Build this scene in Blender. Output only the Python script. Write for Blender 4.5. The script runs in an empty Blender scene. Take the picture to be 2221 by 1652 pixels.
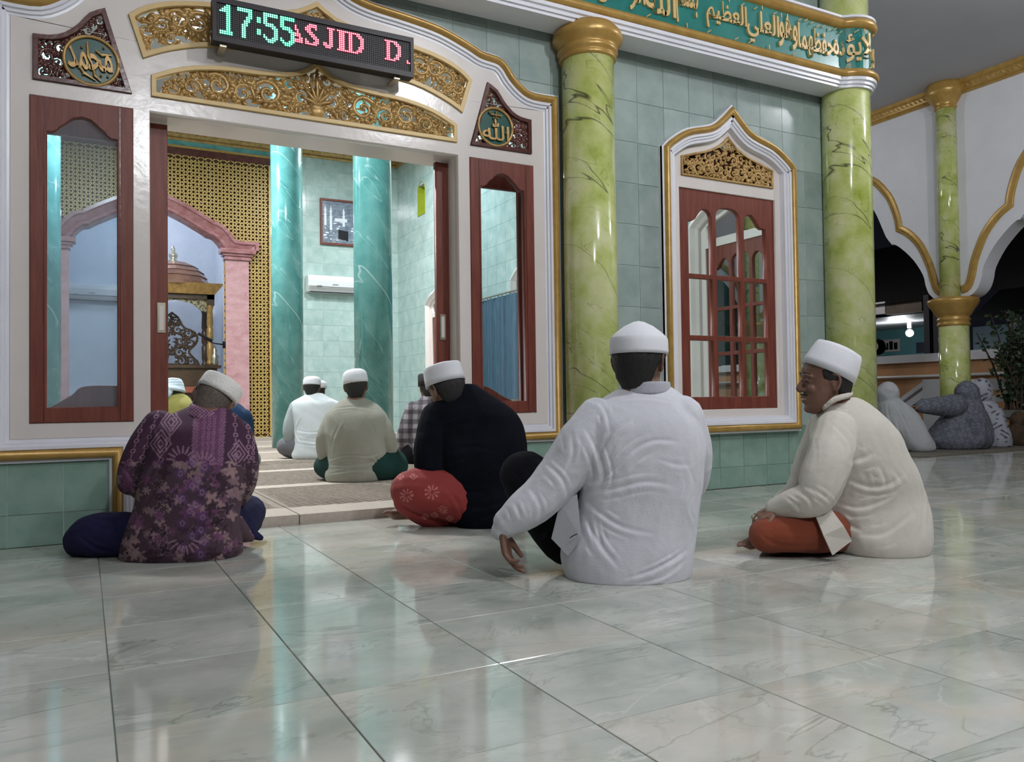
import bpy, bmesh, math, random
import numpy as np
from mathutils import Vector, Matrix, geometry
from math import sin, cos, pi, sqrt, atan2, radians
random.seed(7)
SC = bpy.context.scene
COL = SC.collection
# ------------------------------------------------------------------ camera
CX, CY = 1110.5, 826.0
FPX, YAW, PITCH, ROLL, CAMH = 1746.267, 0.488759, 0.0230371, -0.0131787, 0.6111
def _basis():
    f = Vector((sin(YAW)*cos(PITCH), cos(YAW)*cos(PITCH), sin(PITCH)))
    r = Vector((cos(YAW), -sin(YAW), 0)); u = r.cross(f)
    return r*cos(ROLL)+u*sin(ROLL), -r*sin(ROLL)+u*cos(ROLL), f
RV, UV_, FV = _basis()
cam = bpy.data.cameras.new('camera'); cam.sensor_width = 36; cam.lens = FPX/2221*36
cam.clip_start = .02; cam.clip_end = 300
co = bpy.data.objects.new('camera', cam)
m = Matrix((RV, UV_, -FV)).transposed().to_4x4(); m.translation = (0, 0, CAMH)
co.matrix_world = m; COL.objects.link(co); SC.camera = co
# ------------------------------------------------------------------ world, lights, exposure
w = bpy.data.worlds.new('night'); SC.world = w; w.use_nodes = True
w.node_tree.nodes['Background'].inputs[0].default_value = (.012, .014, .022, 1)
w.node_tree.nodes['Background'].inputs[1].default_value = .35
SC.view_settings.view_transform = 'Standard'; SC.view_settings.look = 'None'
SC.view_settings.gamma = 1; SC.view_settings.use_curve_mapping = False
SC.view_settings.exposure = 0.0
def area(name, loc, size, watt, color=(1, 1, 1), rot=(0, 0, 0)):
    l = bpy.data.lights.new(name, 'AREA'); l.shape = 'DISK'; l.size = size; l.energy = watt; l.color = color
    o = bpy.data.objects.new(name, l); o.location = loc; o.rotation_euler = rot; COL.objects.link(o); return o
def bulb(name, loc, r, watt, color=(1, 1, 1)):
    l = bpy.data.lights.new(name, 'POINT'); l.shadow_soft_size = r; l.energy = watt; l.color = color
    o = bpy.data.objects.new(name, l); o.location = loc; COL.objects.link(o); return o
WHT = (.95, .97, 1.0)
bulb('veranda_light', (0.8, -2.5, 3.75), .16, 300, WHT)
bulb('veranda_light', (6.7, 2.3, 3.75), .12, 118, WHT)
bulb('veranda_light', (2.9, 0.3, 3.75), .14, 190, WHT)
area('hall_light', (0.4, 9.9, 4.85), .6, 260, WHT)
area('hall_light', (0.9, 6.3, 4.85), .5, 185, WHT)
area('hall_light', (3.8, 11.0, 4.85), .5, 180, WHT)
area('hall_light', (-2.3, 9.0, 4.85), .5, 100, WHT)
bulb('veranda_light', (7.2, 7.6, 3.75), .12, 24, WHT)  # added fill for the women and arcade wall, stands for no known lamp
bulb('added_yard_fill', (10.4, 12.5, 3.4), .15, 130, (1, .95, .88))  # unseen bulb added outside to brighten the orange boundary wall
bulb('niche_light', (0.9, 15.2, 3.9), .10, 40, (.86, .90, 1))
# ------------------------------------------------------------------ helpers
def at(px, py, Y):            # a point of the wall plane at depth Y
    d = FV + RV*((px-CX)/FPX) - UV_*((py-CY)/FPX); t = Y/d.y
    return Vector((d.x*t, Y, d.z*t+CAMH))
def atx(px, py, X):
    d = FV + RV*((px-CX)/FPX) - UV_*((py-CY)/FPX); t = X/d.x
    return Vector((X, d.y*t, d.z*t+CAMH))
FH = Vector((sin(YAW), cos(YAW), 0)); RH = Vector((cos(YAW), -sin(YAW), 0))
def PD(px, py, d):            # a point at forward distance d
    v = FV + RV*((px-CX)/FPX) - UV_*((py-CY)/FPX); t = d/(v.dot(FH))
    return Vector((v.x*t, v.y*t, v.z*t+CAMH))
def project(V):
    V = np.asarray(V, float) - np.array([0, 0, CAMH])
    z = V@np.array(FV)
    return CX+FPX*(V@np.array(RV))/z, CY-FPX*(V@np.array(UV_))/z
def seen(p, mrg=60):
    v = Vector(p)-Vector((0, 0, CAMH)); z = v.dot(FV)
    if z < .2: return False
    x = CX+FPX*v.dot(RV)/z; y = CY-FPX*v.dot(UV_)/z
    return -mrg < x < 2221+mrg and -mrg < y < 1652+mrg
class M:
    def __init__(s): s.v = []; s.f = []
    def add(s, V, F):
        n = len(s.v); s.v += [tuple(v) for v in V]; s.f += [tuple(i+n for i in f) for f in F]; return s
    def box(s, x0, x1, y0, y1, z0, z1):
        return s.add([(x0,y0,z0),(x1,y0,z0),(x1,y1,z0),(x0,y1,z0),(x0,y0,z1),(x1,y0,z1),(x1,y1,z1),(x0,y1,z1)],
                     [(0,3,2,1),(4,5,6,7),(0,1,5,4),(1,2,6,5),(2,3,7,6),(3,0,4,7)])
    def lathe(s, c, prof, n=32, a0=0, a1=2*pi, sx=1, sy=1):
        full = abs(a1-a0-2*pi) < 1e-6; k = n if full else n+1
        V = []
        for r, z in prof:
            for i in range(k):
                a = a0+(a1-a0)*i/n; V.append((c[0]+r*cos(a)*sx, c[1]+r*sin(a)*sy, c[2]+z))
        F = []
        for j in range(len(prof)-1):
            for i in range(n):
                i2 = (i+1) % k
                F.append((j*k+i, j*k+i2, (j+1)*k+i2, (j+1)*k+i))
        if full:
            F.append(tuple(range(k-1, -1, -1))); F.append(tuple(range((len(prof)-1)*k, len(prof)*k)))
        return s.add(V, F)
    def tube(s, pts, rad, n=8, flat=1.0, up=None):
        pts = [Vector(p) for p in pts]
        if not hasattr(rad, '__len__'): rad = [rad]*len(pts)
        V = []; F = []; prev = None
        for i, p in enumerate(pts):
            t = (pts[min(i+1, len(pts)-1)]-pts[max(i-1, 0)])
            if t.length < 1e-9: t = Vector((0, 0, 1))
            t.normalize()
            a = Vector(up) if up is not None else (prev if prev is not None else Vector((0.3, -1, 0.2)))
            b = t.cross(a)
            if b.length < 1e-4: b = t.cross(Vector((1, 0, .1)))
            b.normalize(); a = b.cross(t).normalized(); prev = a
            for j in range(n):
                q = 2*pi*j/n
                V.append(p + (b*cos(q) + a*sin(q)*flat)*rad[i])
        for i in range(len(pts)-1):
            for j in range(n):
                j2 = (j+1) % n
                F.append((i*n+j, i*n+j2, (i+1)*n+j2, (i+1)*n+j))
        F.append(tuple(range(n-1, -1, -1))); F.append(tuple(range((len(pts)-1)*n, len(pts)*n)))
        return s.add(V, F)
    def ball(s, c, r, n=10, sx=1, sy=1, sz=1):
        k = max(4, n//2+1)
        prof = [(r*sin(pi*i/k)*1.0, -r*cos(pi*i/k)*sz) for i in range(k+1)]
        prof[0] = (r*.02, prof[0][1]); prof[-1] = (r*.02, prof[-1][1])
        return s.lathe(c, prof, n, sx=sx, sy=sy)
    def build(s, name, mat, parent=None, smooth=False, **kw):
        me = bpy.data.meshes.new(name)
        off = parent_base(parent)
        me.from_pydata([(v[0]-off[0], v[1]-off[1], v[2]-off[2]) for v in s.v], [], s.f)
        return finish(name, me, mat, parent, smooth, **kw)
def parent_base(parent):
    b = Vector((0, 0, 0))
    while parent is not None: b += parent.location; parent = parent.parent
    return b
def finish(name, me, mat, parent=None, smooth=False, label=None, cat=None, group=None, kind=None):
    me.update()
    if smooth: me.polygons.foreach_set('use_smooth', [True]*len(me.polygons))
    if mat is not None and not me.materials: me.materials.append(mat)
    o = bpy.data.objects.new(name, me); COL.objects.link(o)
    if parent is not None: o.parent = parent
    return tag(o, label, cat, group, kind)
def tag(o, label=None, cat=None, group=None, kind=None):
    if label: o['label'] = label
    if cat: o['category'] = cat
    if group: o['group'] = group
    if kind: o['kind'] = kind
    return o
def empty(name, loc, label=None, cat=None, group=None, kind=None):
    o = bpy.data.objects.new(name, None); o.location = loc; o.empty_display_size = .1; COL.objects.link(o)
    return tag(o, label, cat, group, kind)
def bevel_obj(o, w=.004, seg=1):
    b = o.modifiers.new('b', 'BEVEL'); b.width = w; b.segments = seg; b.limit_method = 'ANGLE'; return o
# flat outline with holes in the plane Y=const (a,b) = (x,z); extruded in depth
def plate(name, outer, holes, y0, y1, mat, parent=None, bev=0.0, axis='y', **kw):
    c = bpy.data.curves.new(name, 'CURVE'); c.dimensions = '2D'; c.fill_mode = 'BOTH'
    for poly in [outer]+list(holes):
        sp = c.splines.new('POLY'); sp.points.add(len(poly)-1)
        for i, (a, b) in enumerate(poly): sp.points[i].co = (a, b, 0, 1)
        sp.use_cyclic_u = True
    c.extrude = abs(y1-y0)/2-bev; c.bevel_depth = bev; c.bevel_resolution = 0; c.offset = -bev
    t = bpy.data.objects.new('tmp', c); COL.objects.link(t)
    bpy.context.view_layer.update()
    me = bpy.data.meshes.new_from_object(t.evaluated_get(bpy.context.evaluated_depsgraph_get()))
    bpy.data.objects.remove(t); bpy.data.curves.remove(c)
    off = parent_base(parent); ym = (y0+y1)/2
    n = len(me.vertices); a = np.zeros(n*3); me.vertices.foreach_get('co', a); a = a.reshape(-1, 3)
    if axis == 'y': b = np.stack([a[:, 0], ym-a[:, 2], a[:, 1]], 1)
    else: b = np.stack([ym+a[:, 2], a[:, 0], a[:, 1]], 1)
    b -= np.array(off); me.vertices.foreach_set('co', b.ravel())
    me.materials.clear(); me.name = name
    return finish(name, me, mat, parent, **kw)
def fillet(pts, n=6):         # Catmull-Rom through points (open)
    P = [Vector((p[0], p[1], 0)) for p in pts]; out = []
    for i in range(len(P)-1):
        p0 = P[max(i-1, 0)]; p1 = P[i]; p2 = P[i+1]; p3 = P[min(i+2, len(P)-1)]
        for k in range(n):
            t = k/n
            q = .5*((2*p1)+(p2-p0)*t+(2*p0-5*p1+4*p2-p3)*t*t+(3*p1-p0-3*p2+p3)*t**3)
            out.append((q.x, q.y))
    out.append((P[-1].x, P[-1].y)); return out
def offset_path(pts, d, closed=False):   # left-hand offset, mitred
    n = len(pts); out = []
    for i in range(n):
        a = Vector(pts[i-1]) if (i > 0 or closed) else None
        b = Vector(pts[i]); c = Vector(pts[(i+1) % n]) if (i < n-1 or closed) else None
        ns = []
        if a is not None and (b-a).length > 1e-9: t = (b-a).normalized(); ns.append(Vector((-t.y, t.x)))
        if c is not None and (c-b).length > 1e-9: t = (c-b).normalized(); ns.append(Vector((-t.y, t.x)))
        if not ns: out.append(tuple(b)); continue
        nn = sum(ns, Vector((0, 0)))
        if nn.length < 1e-6: nn = ns[0]
        nn.normalize(); k = 1/max(.45, nn.dot(ns[0]))
        out.append((b.x+nn.x*d*k, b.y+nn.y*d*k))
    return out
def sweep(name, path, prof, ybase, mat, parent=None, closed=False, axis='y', smooth=False, sgn=-1, **kw):
    # prof: list of (offset, protrusion); path in (a, z) on the wall plane
    mm = M(); n = len(path); k = len(prof)
    rows = [offset_path(path, o, closed) for o, _ in prof]
    for i in range(n):
        for j, (o, pr) in enumerate(prof):
            a, z = rows[j][i]
            mm.v.append((a, ybase+sgn*pr, z) if axis == 'y' else (ybase+sgn*pr, a, z))
    for i in range(n if closed else n-1):
        i2 = (i+1) % n
        for j in range(k-1):
            mm.f.append((i*k+j, i2*k+j, i2*k+j+1, i*k+j+1))
    return mm.build(name, mat, parent, smooth, **kw)
# ------------------------------------------------------------------ materials
def mk(name, c1, c2=None, scale=6, rough=.5, metal=0, bump=0, bscale=None, coords='Object', detail=5,
       c3=None, spec=.5, rnd=0.0, coat=0, stretch=None, world=False, lo=.35, hi=.65):
    mt = bpy.data.materials.new(name); mt.use_nodes = True; nt = mt.node_tree; N = nt.nodes; L = nt.links
    b = N['Principled BSDF']; b.inputs['Roughness'].default_value = rough; b.inputs['Metallic'].default_value = metal
    b.inputs['Specular IOR Level'].default_value = spec; b.inputs['Coat Weight'].default_value = coat
    b.inputs['Coat Roughness'].default_value = .05
    b.inputs['Base Color'].default_value = (*c1, 1)
    if c2 is None and not bump: return mt
    if world: g = N.new('ShaderNodeNewGeometry'); src = g.outputs['Position']
    else: tc = N.new('ShaderNodeTexCoord'); src = tc.outputs[coords]
    if stretch:
        mp = N.new('ShaderNodeMapping'); mp.inputs['Scale'].default_value = stretch; L.new(src, mp.inputs['Vector']); src = mp.outputs[0]
    oi = N.new('ShaderNodeObjectInfo')
    if rnd:
        va = N.new('ShaderNodeVectorMath'); va.operation = 'ADD'; sc = N.new('ShaderNodeMath'); sc.operation = 'MULTIPLY'
        sc.inputs[1].default_value = 37; L.new(oi.outputs['Random'], sc.inputs[0]); L.new(src, va.inputs[0]); L.new(sc.outputs[0], va.inputs[1]); src = va.outputs[0]
    if c2 is not None:
        n = N.new('ShaderNodeTexNoise'); n.inputs['Scale'].default_value = scale; n.inputs['Detail'].default_value = detail
        n.inputs['Roughness'].default_value = .6; L.new(src, n.inputs['Vector'])
        r = N.new('ShaderNodeValToRGB'); r.color_ramp.elements[0].position = lo; r.color_ramp.elements[1].position = hi
        r.color_ramp.elements[0].color = (*c1, 1); r.color_ramp.elements[1].color = (*c2, 1)
        if c3: e = r.color_ramp.elements.new((lo+hi)/2); e.color = (*c3, 1)
        L.new(n.outputs['Fac'], r.inputs['Fac']); out = r.outputs['Color']
        if rnd:
            hs = N.new('ShaderNodeHueSaturation'); mr = N.new('ShaderNodeMapRange'); mr.inputs['To Min'].default_value = 1-rnd; mr.inputs['To Max'].default_value = 1+rnd
            L.new(oi.outputs['Random'], mr.inputs['Value']); L.new(mr.outputs[0], hs.inputs['Value']); L.new(out, hs.inputs['Color']); out = hs.outputs[0]
        L.new(out, b.inputs['Base Color'])
    if bump:
        n2 = N.new('ShaderNodeTexNoise'); n2.inputs['Scale'].default_value = bscale or scale*4; n2.inputs['Detail'].default_value = 4
        L.new(src, n2.inputs['Vector']); bp = N.new('ShaderNodeBump'); bp.inputs['Strength'].default_value = bump; bp.inputs['Distance'].default_value = .01
        L.new(n2.outputs['Fac'], bp.inputs['Height']); L.new(bp.outputs[0], b.inputs['Normal'])
    return mt
def add_veins(mt, color, scale=1.0, width=.02, distort=1.0, rot=(0, .7, 0), stretch=(1, 1, 1), seedoff=0, strength=1.0, world=False, detail=3, rnd=False):
    """thin contour veins mixed over the base colour"""
    nt = mt.node_tree; N = nt.nodes; L = nt.links; b = N['Principled BSDF']
    if world: src = N.new('ShaderNodeNewGeometry').outputs['Position']
    else: src = N.new('ShaderNodeTexCoord').outputs['Object']
    if rnd:
        oi = N.new('ShaderNodeObjectInfo'); va = N.new('ShaderNodeVectorMath'); va.operation = 'ADD'; sc = N.new('ShaderNodeMath'); sc.operation = 'MULTIPLY'
        sc.inputs[1].default_value = 53; L.new(oi.outputs['Random'], sc.inputs[0]); L.new(src, va.inputs[0]); L.new(sc.outputs[0], va.inputs[1]); src = va.outputs[0]
    m0 = N.new('ShaderNodeMapping'); m0.inputs['Rotation'].default_value = rot; L.new(src, m0.inputs['Vector'])
    mp = N.new('ShaderNodeMapping'); mp.inputs['Scale'].default_value = stretch
    mp.inputs['Location'].default_value = (seedoff, seedoff*.7, seedoff*.3); L.new(m0.outputs[0], mp.inputs['Vector'])
    n = N.new('ShaderNodeTexNoise'); n.inputs['Scale'].default_value = scale; n.inputs['Detail'].default_value = detail; n.inputs['Distortion'].default_value = distort
    n.inputs['Roughness'].default_value = .55
    L.new(mp.outputs[0], n.inputs['Vector'])
    s = N.new('ShaderNodeMath'); s.operation = 'SUBTRACT'; s.inputs[1].default_value = .5; L.new(n.outputs['Fac'], s.inputs[0])
    a = N.new('ShaderNodeMath'); a.operation = 'ABSOLUTE'; L.new(s.outputs[0], a.inputs[0])
    r = N.new('ShaderNodeMapRange'); r.inputs['From Min'].default_value = 0; r.inputs['From Max'].default_value = width
    r.inputs['To Min'].default_value = strength; r.inputs['To Max'].default_value = 0; L.new(a.outputs[0], r.inputs['Value'])
    # break the veins up
    n3 = N.new('ShaderNodeTexNoise'); n3.inputs['Scale'].default_value = scale*1.3; L.new(mp.outputs[0], n3.inputs['Vector'])
    mr = N.new('ShaderNodeMapRange'); mr.inputs['From Min'].default_value = .42; mr.inputs['From Max'].default_value = .58; L.new(n3.outputs['Fac'], mr.inputs['Value'])
    mu = N.new('ShaderNodeMath'); mu.operation = 'MULTIPLY'; L.new(r.outputs[0], mu.inputs[0]); L.new(mr.outputs[0], mu.inputs[1])
    mx = N.new('ShaderNodeMixRGB'); mx.inputs['Color2'].default_value = (*color, 1); L.new(mu.outputs[0], mx.inputs['Fac'])
    lk = b.inputs['Base Color'].links
    if lk: L.new(lk[0].from_socket, mx.inputs['Color1'])
    else: mx.inputs['Color1'].default_value = b.inputs['Base Color'].default_value
    L.new(mx.outputs[0], b.inputs['Base Color']); return mt
def emis(name, c, s):
    mt = bpy.data.materials.new(name); mt.use_nodes = True; b = mt.node_tree.nodes['Principled BSDF']
    b.inputs['Base Color'].default_value = (*c, 1); b.inputs['Emission Color'].default_value = (*c, 1); b.inputs['Emission Strength'].default_value = s; return mt
def glassmat(name='pane_glass', tint=(.93, .96, .97), haze=.0):
    mt = bpy.data.materials.new(name); mt.use_nodes = True; nt = mt.node_tree; N = nt.nodes; L = nt.links
    for n in list(N): N.remove(n)
    o = N.new('ShaderNodeOutputMaterial'); t = N.new('ShaderNodeBsdfTransparent'); t.inputs[0].default_value = (*tint, 1)
    g = N.new('ShaderNodeBsdfGlossy'); g.inputs['Roughness'].default_value = .02
    fr = N.new('ShaderNodeLayerWeight'); fr.inputs['Blend'].default_value = .5; pw = N.new('ShaderNodeMath'); pw.operation = 'POWER'; pw.inputs[1].default_value = 4; L.new(fr.outputs['Facing'], pw.inputs[0])
    mu = N.new('ShaderNodeMath'); mu.operation = 'MULTIPLY_ADD'; mu.inputs[1].default_value = .75; mu.inputs[2].default_value = .05; L.new(pw.outputs[0], mu.inputs[0])
    mx = N.new('ShaderNodeMixShader'); L.new(mu.outputs[0], mx.inputs[0]); L.new(t.outputs[0], mx.inputs[1]); L.new(g.outputs[0], mx.inputs[2])
    if haze:
        d = N.new('ShaderNodeBsdfDiffuse'); d.inputs[0].default_value = (.8, .85, .9, 1); m2 = N.new('ShaderNodeMixShader'); m2.inputs[0].default_value = haze
        L.new(mx.outputs[0], m2.inputs[1]); L.new(d.outputs[0], m2.inputs[2]); L.new(m2.outputs[0], o.inputs[0])
    else: L.new(mx.outputs[0], o.inputs[0])
    return mt
MT = dict(
 tile=mk('wall_tile_glaze', (.265, .345, .318), (.395, .462, .44), 5, .16, bump=.03, bscale=12, rnd=.07, detail=8, lo=.3, hi=.7),
 tile_low=mk('dado_tile_glaze', (.19, .31, .25), (.29, .41, .35), 6, .16, bump=.03, bscale=12, rnd=.07, detail=8, lo=.3, hi=.7),
 tile_in=mk('hall_tile_glaze', (.36, .50, .47), (.50, .62, .59), 5, .14, bump=.03, bscale=9, rnd=.05, detail=6),
 grout=mk('pale_grout', (.60, .69, .64), rough=.9),
 grout_in=mk('hall_grout', (.66, .74, .71), rough=.9),
 fgrout=mk('floor_grout', (.33, .31, .26), (.42, .40, .34), 20, .6),
 floor=mk('polished_floor_tile', (.32, .35, .31), (.575, .565, .515), 3.6, .075, rnd=.035, detail=9, c3=(.445, .465, .415), stretch=(.8, 2.4, 1), lo=.32, hi=.70, spec=.5),
 cream=mk('cream_paint', (.72, .66, .62), (.76, .70, .66), 3, .2, bump=.10, bscale=18),
 lav=mk('white_moulding_paint', (.74, .74, .80), (.79, .79, .84), 4, .3, bump=.05, bscale=30),
 white=mk('white_plaster', (.70, .70, .74), (.74, .74, .78), 3, .6),
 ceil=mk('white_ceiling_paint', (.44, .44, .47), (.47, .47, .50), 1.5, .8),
 gold=mk('gold_paint', (.42, .245, .06), (.52, .32, .09), 12, .33, metal=.25, bump=.06, bscale=40),
 goldflat=mk('flat_gold_paint', (.60, .42, .17), (.66, .47, .20), 8, .4, metal=.05, bump=.05, bscale=40),
 goldc=mk('carved_gold_paint', (.34, .20, .06), (.52, .33, .12), 14, .36, metal=.3, bump=.1, bscale=60),
 wood=mk('varnished_red_wood', (.14, .034, .022), (.21, .058, .038), 3, .42, spec=.35, bump=.06, stretch=(14, 14, 1.2), detail=6, coat=.0),
 woodd=mk('dark_carved_wood', (.07, .02, .016), (.12, .035, .025), 10, .22, bump=.1, bscale=40, coat=.3),
 minw=mk('dark_pulpit_wood', (.055, .032, .018), (.095, .055, .03), 6, .3, stretch=(2, 2, 10)),
 minr=mk('red_brown_dome_wood', (.20, .10, .07), (.28, .15, .10), 6, .25),
 green=mk('deep_green_paint', (.01, .16, .14), (.02, .21, .18), 5, .3),
 greend=mk('dark_green_paint', (.008, .07, .055), (.012, .10, .075), 5, .25),
 lime=mk('lime_marble_paint', (.33, .40, .06), (.66, .67, .38), 4.2, .12, detail=9, c3=(.52, .57, .20), bump=.03, bscale=14, lo=.32, hi=.66, coat=.4),
 teal=mk('turquoise_marble_paint', (.075, .28, .27), (.18, .45, .44), 2.6, .15, detail=8, c3=(.12, .37, .36), coat=.4),
 pink=mk('pink_marble_paint', (.43, .23, .24), (.53, .32, .33), 5, .25, detail=8, stretch=(1, 1, 1.8)),
 pinkd=mk('dark_pink_marble_paint', (.27, .105, .105), (.42, .21, .22), 7, .22, detail=8, stretch=(1, 1, 2)),
 latt=mk('lattice_gold_paint', (.52, .35, .11), (.58, .40, .13), 4, .4, metal=.1),
 lattb=mk('lattice_backing', (.07, .035, .01), rough=.8),
 wall_in=mk('bluish_white_tile', (.66, .72, .82), (.74, .79, .88), 3, .35),
 black=mk('black_plastic', (.010, .010, .012), rough=.5, spec=.25),
 plastic=mk('white_plastic', (.78, .79, .80), rough=.25),
 metal=mk('brushed_metal', (.55, .5, .4), rough=.3, metal=.9),
 carpet=mk('brown_carpet_pile', (.24, .20, .16), (.33, .28, .23), 30, .95, bump=.4, bscale=120),
 carpetb=mk('beige_carpet_border', (.43, .37, .31), (.48, .42, .36), 40, .95, bump=.3, bscale=120),
 orange=mk('orange_render', (.52, .27, .13), (.60, .33, .17), 3, .8),
 limein=mk('lime_niche_paint', (.24, .31, .015), (.28, .35, .02), 3, .5),
 curtain=mk('slate_blue_curtain', (.06, .12, .17), (.09, .16, .22), 8, .9, stretch=(1, 6, .5)),
 glass=glassmat(), glassh=glassmat('hazy_pane_glass', (.80, .86, .90), .10),
 skin=mk('brown_skin', (.16, .078, .052), (.205, .105, .07), 20, .58, bump=.08, bscale=150),
 hair=mk('black_hair', (.008, .007, .007), (.016, .014, .013), 60, .6, bump=.5, bscale=250, stretch=(1, 1, .3)),
 hairg=mk('grey_cropped_hair', (.10, .075, .06), (.17, .14, .12), 120, .8, bump=.4, bscale=250),
)
add_veins(MT['lime'], (.045, .045, .03), 2.2, .0055, .25, (0, -.72, 0), (.16, .3, 1.25), 3.6, .95, detail=4)
add_veins(MT['lime'], (.06, .07, .03), 3.2, .0035, .3, (0, -.6, 0), (.2, .3, 1.2), 7.6, .8, detail=5)
add_veins(MT['lime'], (.20, .27, .04), 3.2, .012, 1.2, (0, -.62, 0), (.6, .6, 1.4), 9, .5)
add_veins(MT['teal'], (.60, .82, .81), 1.5, .007, .12, (0, -.85, 0), (.10, .5, 1.5), 5, .9)
add_veins(MT['teal'], (.50, .74, .73), 2.6, .006, .15, (0, -.9, 0), (.12, .5, 1.5), 25, .6)
add_veins(MT['teal'], (.03, .22, .23), 1.7, .009, .15, (0, -.85, 0), (.12, .5, 1.6), 11, .6)
add_veins(MT['pink'], (.36, .15, .16), 2.2, .015, 1, (0, .5, 0), (.8, .8, 1.6), 2, .6)
add_veins(MT['floor'], (.66, .66, .61), 3.2, .016, .9, (0, 0, .12), (.35, 2.3, 1), 4, .5, detail=8, rnd=True)
add_veins(MT['floor'], (.19, .215, .18), 2.8, .009, .8, (0, 0, .08), (.32, 2.4, 1), 8, .6, detail=8, rnd=True)
add_veins(MT['floor'], (.26, .29, .24), 6.0, .012, .9, (0, 0, -.15), (.4, 2.2, 1), 21, .5, detail=7, rnd=True)
add_veins(MT['floor'], (.56, .47, .38), 1.0, .08, .9, (0, 0, .1), (.5, 2.0, 1), 15, .4, detail=4, rnd=True)
# ------------------------------------------------------------------ outlines
CX0 = 1.058
def mirror(half, c=CX0):      # half: from bottom right (u>0) up to apex u=0
    R = [(c+u, z) for u, z in half]; L = [(c-u, z) for u, z in reversed(half) if u > 1e-6]
    return R+L
arch_curve = fillet([(1.43, 2.405), (1.27, 2.402), (1.20, 2.427), (1.137, 2.48), (1.096, 2.534), (1.045, 2.568), (.985, 2.577)], 3)[:-1] + \
    fillet([(.985, 2.577), (.93, 2.585), (.85, 2.618), (.683, 2.672), (.49, 2.70), (.27, 2.722), (.15, 2.765), (.06, 2.85), (0, 2.93)], 4)
PORTAL = mirror([(.944, 0), (.944, .378), (1.43, .378)]+arch_curve)
WC = 3.845
win_curve = fillet([(.58, 2.21), (.52, 2.265), (.385, 2.345), (.19, 2.40), (.095, 2.465), (0, 2.555)], 4)
def winpath(c): return mirror([(.58, .381)]+win_curve, c)
WIN = winpath(WC)
def shrink(path, d, closed=False): return offset_path(path, d, closed)
def clean(poly):
    out = []
    for p in poly:
        if not out or (Vector(p)-Vector(out[-1])).length > 1e-4: out.append(p)
    return out
def inside(p, poly):
    x, y = p; c = False; n = len(poly)
    for i in range(n):
        x1, y1 = poly[i]; x2, y2 = poly[i-1]
        if (y1 > y) != (y2 > y) and x < (x2-x1)*(y-y1)/(y2-y1)+x1: c = not c
    return c
# ------------------------------------------------------------------ tiles
def tile_mesh(name, w, h, t=.005, bev=.0022, seed=0):
    b = M(); x, z = w/2, h/2
    V = [(-x,0,-z),(x,0,-z),(x,0,z),(-x,0,z),(-x,-t+bev,-z),(x,-t+bev,-z),(x,-t+bev,z),(-x,-t+bev,z),
         (-x+bev,-t,-z+bev),(x-bev,-t,-z+bev),(x-bev,-t,z-bev),(-x+bev,-t,z-bev)]
    F = [(0,1,5,4),(1,2,6,5),(2,3,7,6),(3,0,4,7),(4,5,9,8),(5,6,10,9),(6,7,11,10),(7,4,8,11),(8,9,10,11)]
    me = bpy.data.meshes.new(name); me.from_pydata(V, [], F); me.update(); return me
def clip_tile(x0, x1, z0, z1, polys):
    """front face triangles of the tile outside the given outlines, centred"""
    P = [(x0, z0), (x1, z0), (x1, z1), (x0, z1)]; V = [Vector(p) for p in P]; E = [(0, 1), (1, 2), (2, 3), (3, 0)]
    for poly in polys:
        n = len(poly); base = len(V)
        V += [Vector(p) for p in poly]; E += [(base+i, base+(i+1) % n) for i in range(n)]
    r = geometry.delaunay_2d_cdt(V, E, [], 0, 1e-6)
    vs, fs = r[0], r[2]; T = []
    for f in fs:
        c = sum((vs[i] for i in f), Vector((0, 0)))/len(f)
        if x0 < c.x < x1 and z0 < c.y < z1 and not any(inside(c, p) for p in polys): T.append(f)
    if not T: return None
    cx, cz = (x0+x1)/2, (z0+z1)/2; m_ = M(); used = {}; t = .005
    for f in T:
        for i in f:
            if i not in used: used[i] = len(used)
    n = len(used); inv = sorted(used, key=used.get)
    V = [(vs[i].x-cx, -t, vs[i].y-cz) for i in inv]+[(vs[i].x-cx, 0, vs[i].y-cz) for i in inv]
    F = [tuple(used[i] for i in f) for f in T]
    ed = {}
    for f in F:
        for a, b in zip(f, f[1:]+f[:1]): ed[(a, b)] = 1
    for a, b in list(ed):
        if (b, a) not in ed: F.append((b, a, a+n, b+n))
    me = bpy.data.meshes.new('tile'); me.from_pydata(V, [], F); me.update(); return me
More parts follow.
